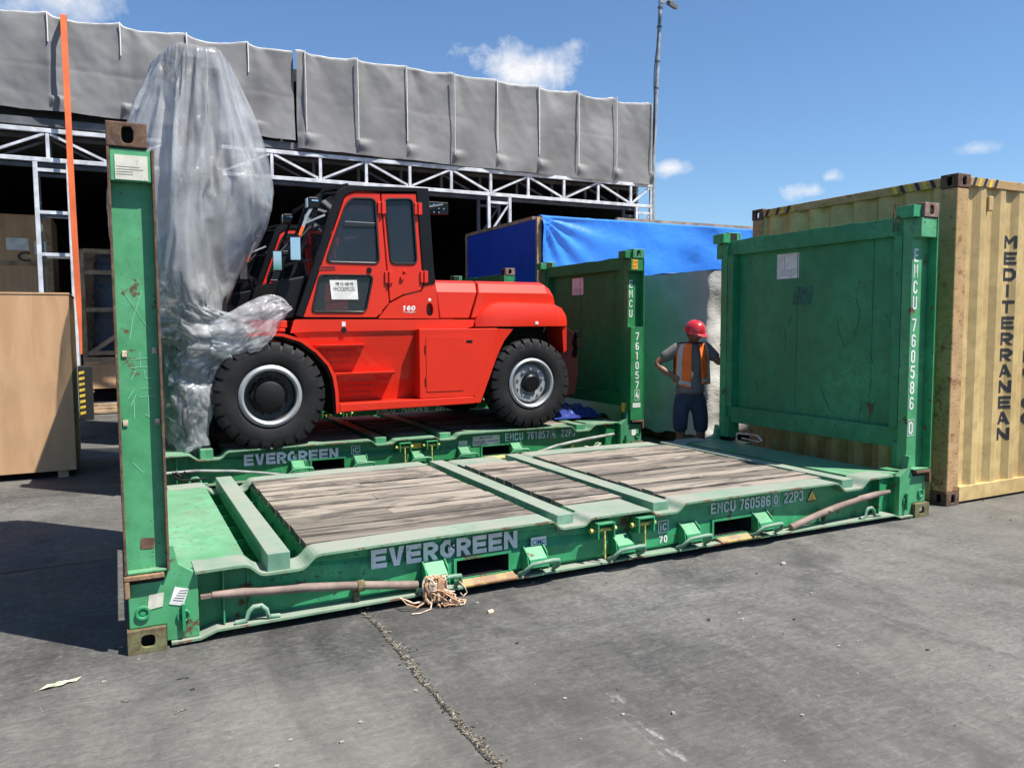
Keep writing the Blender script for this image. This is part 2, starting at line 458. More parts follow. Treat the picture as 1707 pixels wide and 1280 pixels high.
def make_plastic():
    t = NT('clear_plastic_sheet')
    t.n.remove(t.b)
    geo = t.geo
    w1 = t.noise(1.0, 4, 0.55, stretch=(7, 7, 1.6), dist=1.0)
    w2 = t.noise(1.0, 4, 0.6, stretch=(16, 16, 40), dist=2.0)
    bmp = t.n.new('ShaderNodeBump')
    bmp.inputs['Strength'].default_value = 0.7
    bmp.inputs['Distance'].default_value = 0.018
    t.l.new(t.math('ADD', w1, t.math('MULTIPLY', t.math('MULTIPLY', w2, t.ramp(t.noise(1.1, 2), 0.45, 0.6)), 0.6)), bmp.inputs['Height'])
    dif = t.n.new('ShaderNodeBsdfDiffuse'); dif.inputs['Color'].default_value = (0.84, 0.85, 0.87, 1)
    trl = t.n.new('ShaderNodeBsdfTranslucent'); trl.inputs['Color'].default_value = (0.84, 0.85, 0.88, 1)
    gls = t.n.new('ShaderNodeBsdfGlossy'); gls.inputs['Roughness'].default_value = 0.07
    tra = t.n.new('ShaderNodeBsdfTransparent'); tra.inputs['Color'].default_value = (0.93, 0.94, 0.95, 1)
    for s in (dif, trl, gls):
        t.l.new(bmp.outputs[0], s.inputs['Normal'])
    m1 = t.n.new('ShaderNodeMixShader'); m1.inputs[0].default_value = 0.5
    t.l.new(dif.outputs[0], m1.inputs[1]); t.l.new(trl.outputs[0], m1.inputs[2])
    fr = t.n.new('ShaderNodeFresnel'); fr.inputs['IOR'].default_value = 1.5
    t.l.new(bmp.outputs[0], fr.inputs['Normal'])
    m2 = t.n.new('ShaderNodeMixShader')
    t.l.new(t.math('ADD', t.math('MULTIPLY', fr.outputs[0], 0.9), 0.05, True), m2.inputs[0])
    t.l.new(m1.outputs[0], m2.inputs[1]); t.l.new(gls.outputs[0], m2.inputs[2])
    m3 = t.n.new('ShaderNodeMixShader')
    t.l.new(t.ramp(t.noise(1.6, 4, 0.6), 0.3, 0.7, 0.66, 0.38), m3.inputs[0])
    t.l.new(m2.outputs[0], m3.inputs[1]); t.l.new(tra.outputs[0], m3.inputs[2])
    t.l.new(m3.outputs[0], t.out.inputs['Surface'])
    return t.m


M['plastic'] = make_plastic()


def make_glass():
    t = NT('tinted_cab_glass')
    t.color((0.018, 0.024, 0.032))
    t.set(Roughness=0.04, Alpha=0.72, IOR=1.5)
    return t.m


M['glass'] = make_glass()


def make_rubber():
    t = NT('tyre_rubber')
    n = t.noise(5, 5)
    t.color(t.mix(t.ramp(n, 0.3, 0.7), (0.010, 0.010, 0.011), (0.020, 0.020, 0.021)))
    t.set(Roughness=0.62, Specular_IOR_Level=0.22)
    t.bump(t.noise(120, 2), 0.15, 0.003)
    return t.m


M['rubber'] = make_rubber()


# ---------------------------------------------------------------- mesh building
class MB:
    def __init__(self):
        self.v, self.f, self.mi = [], [], []

    def add(self, vs, fs, m=0):
        o = len(self.v)
        self.v += [tuple(p) for p in vs]
        self.f += [tuple(i + o for i in f) for f in fs]
        self.mi += [m] * len(fs)
        return self

    def hexa(self, p, m=0):  # bottom 4 (ccw), top 4
        return self.add(p, [(0, 3, 2, 1), (4, 5, 6, 7), (0, 1, 5, 4), (1, 2, 6, 5), (2, 3, 7, 6), (3, 0, 4, 7)], m)

    def box(self, x0, x1, y0, y1, z0, z1, m=0):
        return self.hexa([(x0, y0, z0), (x1, y0, z0), (x1, y1, z0), (x0, y1, z0),
                          (x0, y0, z1), (x1, y0, z1), (x1, y1, z1), (x0, y1, z1)], m)

    def bar(self, a, b, w, h=None, m=0, up=(0, 0, 1)):
        a, b = Vector(a), Vector(b)
        d = (b - a).normalized()
        s = d.cross(Vector(up))
        if s.length < 1e-4:
            s = d.cross(Vector((1, 0, 0)))
        s.normalize()
        t = s.cross(d).normalized()
        h = h or w
        s, t = s * w / 2, t * h / 2
        return self.hexa([a - s - t, a + s - t, b + s - t, b - s - t, a - s + t, a + s + t, b + s + t, b - s + t], m)

    def prism(self, poly, y0, y1, holes=(), axis='y', m=0, mside=None):
        loops = [list(poly)] + [list(h) for h in holes]
        flat = [q for lp in loops for q in lp]
        tris = tessellate_polygon([[Vector((q[0], q[1], 0)) for q in lp] for lp in loops])
        def pt(q, d):
            return {'y': (q[0], d, q[1]), 'x': (d, q[0], q[1]), 'z': (q[0], q[1], d)}[axis]
        n = len(flat)
        self.add([pt(q, y0) for q in flat] + [pt(q, y1) for q in flat],
                 [tuple(t) for t in tris] + [tuple(i + n for i in t) for t in tris], m)
        o = 0
        sides = []
        for lp in loops:
            k = len(lp)
            for i in range(k):
                a, b = o + i, o + (i + 1) % k
                sides.append((a, b, b + n, a + n))
            o += k
        base = len(self.v) - 2 * n
        self.f += [tuple(i + base for i in f) for f in sides]
        self.mi += [m if mside is None else mside] * len(sides)
        return self

    def tube(self, path, r, n=8, closed=False, m=0, caps=True):
        path = [Vector(p) for p in path]
        k = len(path)
        rs = r if isinstance(r, (list, tuple)) else [r] * k
        prev = None
        vs = []
        for i, p in enumerate(path):
            if closed:
                d = path[(i + 1) % k] - path[i - 1]
            else:
                d = path[min(i + 1, k - 1)] - path[max(i - 1, 0)]
            d.normalize()
            if prev is None:
                a = d.orthogonal().normalized()
            else:
                a = (prev - d * prev.dot(d))
                if a.length < 1e-5:
                    a = d.orthogonal()
                a.normalize()
            prev = a
            b = d.cross(a)
            for j in range(n):
                t = 2 * math.pi * j / n
                vs.append(p + (a * math.cos(t) + b * math.sin(t)) * rs[i])
        fs = []
        for i in range(k if closed else k - 1):
            i2 = (i + 1) % k
            for j in range(n):
                j2 = (j + 1) % n
                fs.append((i * n + j, i * n + j2, i2 * n + j2, i2 * n + j))
        if caps and not closed:
            fs.append(tuple(range(n))[::-1])
            fs.append(tuple((k - 1) * n + j for j in range(n)))
        return self.add(vs, fs, m)

    def lathe(self, prof, c, axis='y', n=32, m=0, cap0=False, cap1=False):
        """prof: (radius, offset along the axis)"""
        vs, fs = [], []
        c = Vector(c)
        for (r, d) in prof:
            for j in range(n):
                t = 2 * math.pi * j / n
                a, b = r * math.cos(t), r * math.sin(t)
                q = {'y': (a, d, b), 'x': (d, a, b), 'z': (a, b, d)}[axis]
                vs.append(c + Vector(q))
        for i in range(len(prof) - 1):
            for j in range(n):
                j2 = (j + 1) % n
                fs.append((i * n + j, i * n + j2, (i + 1) * n + j2, (i + 1) * n + j))
        if cap0:
            fs.append(tuple(range(n)))
        if cap1:
            fs.append(tuple((len(prof) - 1) * n + j for j in range(n)))
        return self.add(vs, fs, m)

    def grid(self, fn, nu, nv, m=0, wrap=False):
        vs = [fn(i / nu, j / nv) for j in range(nv + 1) for i in range(nu + (0 if wrap else 1))]
        w = nu if wrap else nu + 1
        fs = []
        for j in range(nv):
            for i in range(nu):
                i2 = (i + 1) % w
                fs.append((j * w + i, j * w + i2, (j + 1) * w + i2, (j + 1) * w + i))
        return self.add(vs, fs, m)

    def loft(self, secs, m=0, cap=True, closed=True):
        k = len(secs[0])
        vs = [p for s in secs for p in s]
        fs = []
        for i in range(len(secs) - 1):
            for j in range(k if closed else k - 1):
                j2 = (j + 1) % k
                fs.append((i * k + j, i * k + j2, (i + 1) * k + j2, (i + 1) * k + j))
        if cap:
            fs.append(tuple(range(k))[::-1])
            fs.append(tuple((len(secs) - 1) * k + j for j in range(k)))
        return self.add(vs, fs, m)

    def ribbon(self, line, thick, y0, y1, m=0, edge=()):
        """plate that follows a polyline in x-z, hanging `thick` below it"""
        n0 = len(self.mi)
        secs = []
        for x, z in line:
            secs.append([(x, y0, z), (x, y1, z), (x, y1, z - thick), (x, y0, z - thick)])
        self.loft(secs, m)
        for i in range(n0, n0 + 4 * (len(line) - 1)):
            if (i - n0) % 4 in edge:
                self.mi[i] = 1
        return self

    def mesh(self, name, mats, off=(0, 0, 0), smooth=None, recalc=True):
        me = bpy.data.meshes.new(name)
        ox, oy, oz = off
        me.from_pydata([(x - ox, y - oy, z - oz) for x, y, z in self.v], [], self.f)
        mats = mats if isinstance(mats, (list, tuple)) else [mats]
        for mm in mats:
            me.materials.append(M[mm] if isinstance(mm, str) else mm)
        me.polygons.foreach_set('material_index', self.mi)
        if recalc:
            bm = bmesh.new()
            bm.from_mesh(me)
            bmesh.ops.recalc_face_normals(bm, faces=bm.faces)
            bm.to_mesh(me)
            bm.free()
        if smooth is not None:
            me.polygons.foreach_set('use_smooth', [True] * len(me.polygons))
            if smooth < 180:
                me.set_sharp_from_angle(angle=R(smooth))
        me.update()
        return me


def root_of(o):
    while o.parent is not None:
        o = o.parent
    return o


def part(name, mb, mats, parent, bevel=0.0, smooth=None, label=None, local=False):
    rt = root_of(parent)
    off = (0, 0, 0) if local else tuple(rt.location)
    o = bpy.data.objects.new(name, mb.mesh(name, mats, off, smooth))
    COL.objects.link(o)
    o.parent = parent
    if bevel:
        add_bevel(o, bevel)
    if label:
        o['label'] = label
    return o


def add_bevel(o, w, seg=2):
    b = o.modifiers.new('bevel', 'BEVEL')
    b.width = w
    b.segments = seg
    b.limit_method = 'ANGLE'
    b.angle_limit = R(40)


def tag(o, label, cat, group=None, kind=None):
    if label:
        o['label'] = label
    if cat:
        o['category'] = cat
    if group:
        o['group'] = group
    if kind:
        o['kind'] = kind
    return o


def thing(name, label, cat, loc=(0, 0, 0), rz=0.0, group=None):
    o = bpy.data.objects.new(name, None)
    o.empty_display_size = 0.2
    o.location = loc
    o.rotation_euler = (0, 0, rz)
    COL.objects.link(o)
    return tag(o, label, cat, group)


def solid(name, mb, mats, label, cat, loc=(0, 0, 0), group=None, bevel=0.0, smooth=None, kind=None):
    o = bpy.data.objects.new(name, mb.mesh(name, mats, loc, smooth))
    o.location = loc
    COL.objects.link(o)
    if bevel:
        add_bevel(o, bevel)
    return tag(o, label, cat, group, kind)


def copy_tree(o, parent=None):
    c = o.copy()
    COL.objects.link(c)
    c.parent = parent
    for ch in list(o.children):
        copy_tree(ch, c)
    return c


_TX = {}


def text_geo(s, bold=0.0):
    """flat outline of a string in Blender's own font: vertices in the unit box, faces"""
    key = (s, bold)
    if key in _TX:
        return _TX[key]
    cu = bpy.data.curves.new('lettering', 'FONT')
    cu.body = s
    cu.size = 1
    cu.offset = bold
    cu.resolution_u = 3
    ob = bpy.data.objects.new('lettering', cu)
    COL.objects.link(ob)
    bpy.context.view_layer.update()
    me = bpy.data.meshes.new_from_object(ob.evaluated_get(bpy.context.evaluated_depsgraph_get()))
    vs = [v.co.copy() for v in me.vertices]
    fs = [tuple(p.vertices) for p in me.polygons]
    bpy.data.objects.remove(ob)
    bpy.data.curves.remove(cu)
    bpy.data.meshes.remove(me)
    if vs:
        x0, x1 = min(v.x for v in vs), max(v.x for v in vs)
        y0, y1 = min(v.y for v in vs), max(v.y for v in vs)
        vs = [((v.x - x0) / max(1e-6, x1 - x0), (v.y - y0) / max(1e-6, y1 - y0)) for v in vs]
    _TX[key] = (vs, fs)
    return _TX[key]


def text(mb, s, x0, x1, z0, z1, y, bold=0.0, m=0, face='-y', slant=0.0):
    vs, fs = text_geo(s, bold)
    def pt(a, b):
        h = x0 + a * (x1 - x0) + slant * b * (z1 - z0)
        z = z0 + b * (z1 - z0)
        return (h, y, z) if face == '-y' else (y, h, z)
    mb.add([pt(a, b) for a, b in vs], fs, m)


def rpoly(pts, r, n=4, closed=True):
    """round the corners of a 2D polygon / polyline"""
    out = []
    k = len(pts)
    for i, p in enumerate(pts):
        p = Vector(p)
        if not closed and i in (0, k - 1):
            out.append(tuple(p))
            continue
        a = Vector(pts[i - 1]) - p
        b = Vector(pts[(i + 1) % k]) - p
        rr = min(r, a.length * 0.45, b.length * 0.45)
        a = p + a.normalized() * rr
        b = p + b.normalized() * rr
        for j in range(n + 1):
            t = j / n
            out.append(tuple(a * (1 - t) ** 2 + p * 2 * t * (1 - t) + b * t * t))
    return out


def rect(x0, x1, z0, z1):
    return [(x0, z0), (x1, z0), (x1, z1), (x0, z1)]


def oval(cx, cz, rx, rz, n=14, p=3.0):
    o = []
    for i in range(n):
        t = 2 * math.pi * i / n
        c, s = math.cos(t), math.sin(t)
        o.append((cx + rx * abs(c) ** (2 / p) * (1 if c > 0 else -1), cz + rz * abs(s) ** (2 / p) * (1 if s > 0 else -1)))
    return o


def fbm(x, y, z=0.0, oct=4):
    return noise.fractal((x, y, z), 1.0, 2.0, oct)


# ---- plain block capitals and numerals, drawn as strokes (stencil lettering of containers)
def _stroke(pts, t, closed=False):
    P = [Vector(p) for p in pts]
    n = len(P)
    Lf, Rt = [], []
    for i in range(n):
        a = P[i - 1] if (i > 0 or closed) else None
        c = P[(i + 1) % n] if (i < n - 1 or closed) else None
        d0 = (P[i] - a).normalized() if a is not None else None
        d1 = (c - P[i]).normalized() if c is not None else None
        d0 = d0 or d1
        d1 = d1 or d0
        n0, n1 = Vector((-d0.y, d0.x)), Vector((-d1.y, d1.x))
        m = (n0 + n1)
        m = m / max(.35, m.dot(n0)) if m.length > 1e-5 else n0
        Lf.append(P[i] + m * t / 2)
        Rt.append(P[i] - m * t / 2)
    out = []
    for i in range(n if closed else n - 1):
        j = (i + 1) % n
        out.append([Lf[i], Lf[j], Rt[j], Rt[i]])
    return out


def block_polys(ch, w, h, t):
    l, r, b, tp, m = t / 2, w - t / 2, t / 2, h - t / 2, h / 2
    c = min(.24 * w, .2 * h)
    Rc = lambda x0, x1, z0, z1: [(x0, z0), (x1, z0), (x1, z1), (x0, z1)]
    S = lambda p, cl=False: _stroke(p, t, cl)
    if ch == 'E':
        return [Rc(0, t, 0, h), Rc(t, w, h - t, h), Rc(t, w, 0, t), Rc(t, w * .94, m - t / 2, m + t / 2)]
    if ch in 'I1':
        return [Rc(w / 2 - t / 2, w / 2 + t / 2, 0, h)] + ([[(w / 2 - t / 2, h), (w / 2 - t / 2, h - t), (w / 2 - t * 1.3, h - t * 1.5), (w / 2 - t * 1.3, h - t * .7)]] if ch == '1' else [])
    if ch == 'T':
        return [Rc(0, w, h - t, h), Rc(w / 2 - t / 2, w / 2 + t / 2, 0, h - t)]
    if ch == 'H':
        return [Rc(0, t, 0, h), Rc(w - t, w, 0, h), Rc(t, w - t, m - t / 2, m + t / 2)]
    if ch == 'V':
        return [[(0, h), (t * 1.12, h), (w / 2, t * 1.1), (w / 2, 0), (w / 2 - t * .6, 0)], [(w, h), (w / 2 + t * .6, 0), (w / 2, 0), (w / 2, t * 1.1), (w - t * 1.12, h)]]
    if ch == 'A':
        z0, z1 = h * .2, h * .2 + t * .85
        xi = lambda z: t * 1.12 + (w / 2 - t * 1.12) * z / (h - t * 1.1)
        return [[(0, 0), (t * 1.12, 0), (w / 2, h - t * 1.1), (w / 2, h), (w / 2 - t * .6, h)], [(w, 0), (w / 2 + t * .6, h), (w / 2, h), (w / 2, h - t * 1.1), (w - t * 1.12, 0)],
                [(xi(z0), z0), (w - xi(z0), z0), (w - xi(z1), z1), (xi(z1), z1)]]
    if ch == 'N':
        return [Rc(0, t, 0, h), Rc(w - t, w, 0, h), [(t, h), (t, h - 1.7 * t), (w - t, 0), (w - t, 1.7 * t)]]
    if ch == 'M':
        k, t = h * .30, min(t, w * .2)
        return [Rc(0, t, 0, h), Rc(w - t, w, 0, h), [(t, h), (t, h - 1.5 * t), (w / 2, k), (w / 2, k + 1.5 * t)], [(w - t, h), (w / 2, k + 1.5 * t), (w / 2, k), (w - t, h - 1.5 * t)]]
    if ch in '0O':
        return S([(l + c, b), (r - c, b), (r, b + c), (r, tp - c), (r - c, tp), (l + c, tp), (l, tp - c), (l, b + c)], True)
    if ch in 'CG':
        p = [(r, h * .69), (r, tp - c), (r - c, tp), (l + c, tp), (l, tp - c), (l, b + c), (l + c, b), (r - c, b), (r, b + c)]
        return S(p + ([(r, h * .31)] if ch == 'C' else [(r, h * .46), (w * .54, h * .46)]))
    if ch == 'U':
        return S([(l, h), (l, b + c), (l + c, b), (r - c, b), (r, b + c), (r, h)])
    if ch == 'D':
        return S([(l, b), (r - c, b), (r, b + c), (r, tp - c), (r - c, tp), (l, tp)], True)
    if ch in 'PR':
        q = h * .44
        o = S([(l, q), (r - c, q), (r, q + c * .8), (r, tp - c * .8), (r - c, tp), (l, tp)], True) + [Rc(0, t, 0, q - t / 2)]
        if ch == 'R':
            o.append([(w * .42, q - t / 2), (w * .42 + 1.2 * t, q - t / 2), (w, 0), (w - 1.2 * t, 0)])
        return o
    if ch == 'S':
        return S([(r, h * .72), (r, tp - c), (r - c, tp), (l + c, tp), (l, tp - c), (l, m + c * .7), (l + c * .7, m), (r - c * .7, m), (r, m - c * .7), (r, b + c), (r - c, b), (l + c, b), (l, b + c), (l, h * .28)])
    if ch == '5':
        q = m + .1 * h
        return S([(w, tp), (l, tp), (l, q), (r - c, q), (r, q - c), (r, b + c), (r - c, b), (l + c, b), (l, b + c), (l, .25 * h)])
    if ch == '6':
        return S([(r, h * .76), (r, tp - c), (r - c, tp), (l + c, tp), (l, tp - c), (l, b + c), (l + c, b), (r - c, b), (r, b + c), (r, m - c * .6), (r - c, m + .03 * h), (t, m + .03 * h)])
    if ch == '7':
        return S([(0, tp), (r, tp), (r, tp - .12 * h), (w * .36, 0)])
    if ch == '8':
        return S([(l + c, m), (r - c, m), (r, m + c * .8), (r, tp - c), (r - c, tp), (l + c, tp), (l, tp - c), (l, m + c * .8)], True) + S([(l + c * .5, m - t * .5), (l, m - c), (l, b + c), (l + c, b), (r - c, b), (r, b + c), (r, m - c), (r - c * .5, m - t * .5)])
    if ch == '2':
        return S([(l, h * .74), (l, tp - c), (l + c, tp), (r - c, tp), (r, tp - c), (r, h * .60), (l, b + .14 * h), (l, b), (w, b)])
    if ch == '3':
        return S([(l, h * .74), (l, tp - c), (l + c, tp), (r - c, tp), (r, tp - c), (r, m + c), (r - c * .6, m), (r, m - c), (r, b + c), (r - c, b), (l + c, b), (l, b + c), (l, h * .26)])
    if ch == '4':
        return S([(w * .60, h), (l, h * .34), (w, h * .34)]) + [Rc(w * .64, w * .64 + t, 0, h * .34 - t / 2), Rc(w * .64, w * .64 + t, h * .34 + t / 2, h * .64)]
    return []


def block(mb, s, x0, x1, z0, z1, y, t=.2, gap=.22, m=0, slant=0.0):
    """row of block characters filling the box; t = stroke width / height, gap = space / letter width"""
    k = len(s)
    w = (x1 - x0) / (k + gap * (k - 1))
    h = z1 - z0
    for i, ch in enumerate(s):
        ox = x0 + i * w * (1 + gap)
        for poly in block_polys(ch, w, h, t * h):
            mb.add([(ox + p[0] + slant * p[1], y, z0 + p[1]) for p in poly], [tuple(range(len(poly)))], m)
# ================================================================ THE SETTING
# ---------------------------------------------------------------- ground
g = MB()
g.add([(-400, -400, 0), (400, -400, 0), (400, 400, 0), (-400, 400, 0)], [(0, 1, 2, 3)])
ground = solid('ground', g, 'ground', 'dark grey scuffed concrete yard surface', 'ground', kind='structure')

# gritty joint that runs away from the camera under the racks
jb = MB()
pts = []
y = -6.0
while y < 11.5:
    w = 0.012 + 0.018 * noise.noise((y * 2.3, 3.1, 0)) + 0.012 * noise.noise((y * 9, 1.1, 0))
    cx = 1.20 + 0.030 * noise.noise((y * 1.1, 8.0, 0)) + 0.016 * noise.noise((y * 6, 2.0, 0))
    pts.append((cx - max(w, .005), cx + max(w, .005) * 0.9, y))
    y += 0.05
secs = [[(a, yy, 0.003), ((a * 2 + b) / 3, yy, 0.0055), ((a + 2 * b) / 3, yy, 0.0055), (b, yy, 0.003)] for a, b, yy in pts]
jb.loft(secs, cap=False, closed=False)
part('expansion_joint', jb, 'joint', ground, label='gritty broken joint filler in the concrete')
db = MB()
for i in range(3800):
    yy = random.uniform(-3.0, 2.0)
    cx = 1.20 + 0.030 * noise.noise((yy * 1.1, 8.0, 0)) + 0.016 * noise.noise((yy * 6, 2.0, 0)) + random.gauss(0, 0.5 if random.random() < .9 else 1.6) * max(.005, 0.012 + 0.018 * noise.noise((yy * 2.3, 3.1, 0)))
    L_ = random.choice((0.0025, 0.003, 0.004, 0.006, 0.014)) * random.uniform(.7, 1.3)
    W_ = random.uniform(0.0010, 0.0026)
    a = random.uniform(0, 6.28)
    c, s = math.cos(a), math.sin(a)
    z0 = 0.004
    h = random.uniform(0.001, 0.004)
    db.hexa([(cx + c * dx * L_ - s * dy * W_, yy + s * dx * L_ + c * dy * W_, z0 + (h if k else 0)) for k in (0, 1)
             for dx, dy in ((-1, -1), (1, -1), (1, 1), (-1, 1))], random.choice((0, 0, 1, 1, 1, 2) if random.random() < .5 else (0, 1)))
dbo = part('joint_debris', db, ['straw', 'joint', 'stone'], ground, label='straw and stone chips lying in the joint')
dbo['kind'] = 'stuff'
# a second, hairline joint crossing behind the near rack
hb = MB()
secs = []
x = -9.0
while x < -0.05:
    yy = 1.90 + 0.02 * noise.noise((x * .8, 0, 0)) + 0.10 * math.sin(x * .35) - 0.02
    secs.append([(x, yy - .005, 0.003), (x, yy + .005, 0.003)])
    x += 0.12
hb.loft(secs, cap=False, closed=False)
part('hairline_crack', hb, 'void', ground)

# ---------------------------------------------------------------- warehouse: open front with lattice truss
BX0, BX1, BY = -7.35, 12.90, 13.0
wh = thing('warehouse', 'open fronted steel warehouse with white lattice truss and dark interior', 'warehouse', (2.8, 20, 0))
b = MB()
b.prism([(BX0, 5.45), (BX1, 5.45), (BX1, 5.6), ((BX0 + BX1) / 2, 6.6), (BX0, 5.6)], 13.3, 34.0)
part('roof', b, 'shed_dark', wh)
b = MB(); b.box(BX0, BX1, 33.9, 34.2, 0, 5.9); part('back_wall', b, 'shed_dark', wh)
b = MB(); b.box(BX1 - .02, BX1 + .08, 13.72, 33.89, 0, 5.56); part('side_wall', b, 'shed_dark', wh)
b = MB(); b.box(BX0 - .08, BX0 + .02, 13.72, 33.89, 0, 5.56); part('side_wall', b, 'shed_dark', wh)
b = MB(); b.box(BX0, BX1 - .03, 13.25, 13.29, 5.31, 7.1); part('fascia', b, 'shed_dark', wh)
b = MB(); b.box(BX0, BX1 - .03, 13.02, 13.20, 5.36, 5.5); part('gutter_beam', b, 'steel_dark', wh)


def truss(y, mat, zb=4.735, zt=5.272):
    for z in (zb, zt):
        b = MB(); b.box(BX0, BX1, y - .035, y + .035, z - .04, z + .04); part('chord', b, mat, wh, bevel=.006)
    for i in range(21):
        x = 12.885 - .67 - 1.015 * (i - 1) if i else 12.86
        b = MB(); b.box(x - .03, x + .03, y - .028, y + .028, zb + .04, zt - .04); part('upright', b, mat, wh)
        if i == 0:
            x2, fl = 12.885 - .67, True
        else:
            x2, fl = x - 1.015, i % 2 == 0
        if x2 < BX0:
            continue
        a_, b_ = (x - .05, zb + .06 if not fl else zt - .06), (x2 + .05, zt - .06 if not fl else zb + .06)
        b = MB(); b.bar((a_[0], y + .001, a_[1]), (b_[0], y + .001, b_[1]), .045, .052, up=(0, 1, 0)); part('diagonal_brace', b, mat, wh)


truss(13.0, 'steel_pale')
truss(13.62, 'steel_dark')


def column(x0, x1, mat='steel_pale', rungs=True, front=True):
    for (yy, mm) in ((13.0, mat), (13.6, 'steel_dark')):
        for x in (x0, x1):
            b = MB(); b.box(x - .038, x + .038, yy - .035, yy + .035, 0, 4.69); part('column_leg', b, mm, wh, bevel=.006)
        z, k = 4.55, 0
        while z > 0.3:
            b = MB(); b.box(x0 + .038, x1 - .038, yy - .026, yy + .026, z - .03, z + .03); part('column_rung', b, mm, wh)
            if not rungs:
                a_, c_ = (x0 + .04, x1 - .04) if k % 2 else (x1 - .04, x0 + .04)
                b = MB(); b.bar((a_, yy + .002, z - .05), (c_, yy + .002, z - .72), .04, .04, up=(0, 1, 0)); part('column_brace', b, mm, wh)
            z -= .78
            k += 1


column(-1.20, -.66)
column(8.10, 8.66, rungs=False)
column(12.40, 12.86, rungs=False)


# ---------------------------------------------------------------- grey tarps hung along the front
def crumple(x, z, f, seed, n=5, spread=1.0):
    """sum of sharp triangular waves: flat facets that meet in creases"""
    o = 0.0
    for k in range(n):
        an = seed * 1.7 + k * 2.399
        q = (x * math.cos(an) + z * math.sin(an) * spread) * f * (.6 + .27 * k) + k * 1.3 + seed
        o += (1 - 2 * abs(2 * (q - math.floor(q + .5)))) / (1 + .6 * k)
    return o / 2.2


def facade_tarp(name, x0, x1, zbot, posts, label, y0=12.93, seed=0.0):
    root = thing(name, label, 'tarp', ((x0 + x1) / 2, y0, zbot(x0)), group='grey tarps along the warehouse front')
    posts = sorted(posts)

    def span(x):
        a = max([p for p in posts if p <= x], default=x0 - .2)
        c = min([p for p in posts if p > x], default=x1 + .2)
        return a, c, (x - a) / max(1e-6, c - a)

    nu, nv = max(40, int((x1 - x0) * 26)), 54

    def fn(u, v):
        x = x0 + (x1 - x0) * u
        a, c, t = span(x)
        sag = 4 * t * (1 - t)
        pk = min(abs(x - a), abs(c - x))
        ta = t ** .62
        ztop = 7.44 - (.065 + .03 * math.sin(a * 5)) * (4 * ta * (1 - ta)) ** .9 + .008 * fbm(x * 5, seed, 2)
        zb = zbot(x) + .02 * fbm(x * 1.7, seed, 1)
        z = zb + (ztop - zb) * v
        # swags from the post heads plus loose creases
        d = (7.44 - z)
        yy = -.016 * math.exp(-(pk / .05) ** 1.0) * (.45 + .55 * v)
        yy += .05 * sag * math.sin(2.2 * d + 4 * t + a * 3 + seed)
        fan = math.atan2(x - a, d + .25)
        yy += .040 * (1 - abs(2 * ((fan * 1.3 + a) % 1) - 1)) * math.exp(-d * .45) * (1 - t) * min(1, t * 6)
        fan2 = math.atan2(c - x, d + .25)
        yy += .030 * (1 - abs(2 * ((fan2 * 1.1 + c) % 1) - 1)) * math.exp(-d * .6) * t * min(1, (1 - t) * 6)
        yy += .045 * fbm(x * .9 + seed, z * .7, 2.2, 2) + .006 * fbm(x * 3.5 + z * 2.5, z * 3.2 - x, 5.1, 2)
        kk = noise.noise((x * .45 + seed, z * .4, 3.0))
        yy += (.008 + .032 * abs(kk)) * crumple(x, z, .9, a * 1.37 + seed) * min(1, sag * 1.6) + .006 * crumple(x * 1.3, z, 3.6, 2.0 + seed) * max(0, kk + .25) + .10 * max(0, .06 - abs(z - 6.42 + .03 * math.sin(x * 1.7))) * (.5 + kk)
        if v < .16:   # batten ends push the hem out
            yy -= .07 * math.exp(-((x - a) / .22) ** 2 - ((z - zb - .22) / .12) ** 2)
        if v > .985:  # hem folds back over the rail
            yy += .10 * (v - .985) / .015
        return (x, y0 + yy, z)

    s = MB(); s.grid(fn, nu, nv)
    part('sheet', s, 'tarp_grey', root, smooth=180)
    s = MB()
    tp = [fn(i / 200, 1.0) for i in range(201)]
    s.tube([(p[0], p[1] - .012, p[2] - .004) for p in tp], .011, 6)
    part('top_highlight', s, 'paper', root, smooth=60)  # white line along the top edge, its sunlit highlight put in as colour
    for i, px_ in enumerate(posts):
        if px_ < x0 or px_ > x1:
            continue
        u = (px_ - x0) / (x1 - x0)
        lo = .10 + .5 * (1 if px_ < 3.2 else 0.0) + .12 * random.random()
        s = MB()
        yb_ = min(fn(u, lo + (.985 - lo) * k / 14)[1] for k in range(15)) - .012
        s.tube([(px_, yb_, fn(u, lo)[2]), (px_ + .004, yb_ - .004, (fn(u, lo)[2] + fn(u, .985)[2]) / 2), (px_, yb_, fn(u, .985)[2])], .0115, 6)
        part('batten', s, 'paper', root, smooth=60)
    return root


PO = [-7.7 + 1.145 * i for i in range(20)]
POST = [-6.6, -5.45, -4.3, -3.2, -2.05, -.89, .31, 1.49, 2.65, 3.80, 4.92, 6.05, 7.18, 8.31, 9.43, 10.55, 11.68, 12.80]
facade_tarp('facade_tarp', -7.3, 3.57, lambda x: 5.645 - .02 * max(0, x + 1.7), [p for p in POST if p < 3.5],
            'grey tarp on the warehouse front, left one behind the orange strap', seed=1.3)
facade_tarp('facade_tarp', 3.62, 12.86, lambda x: 5.375 - .012 * (x - 3.6) + .03 * math.exp(-(12.8 - x)), [p for p in POST if p > 3.6],
            'longer grey tarp on the warehouse front, right one ending at the lamp pole', seed=4.7)

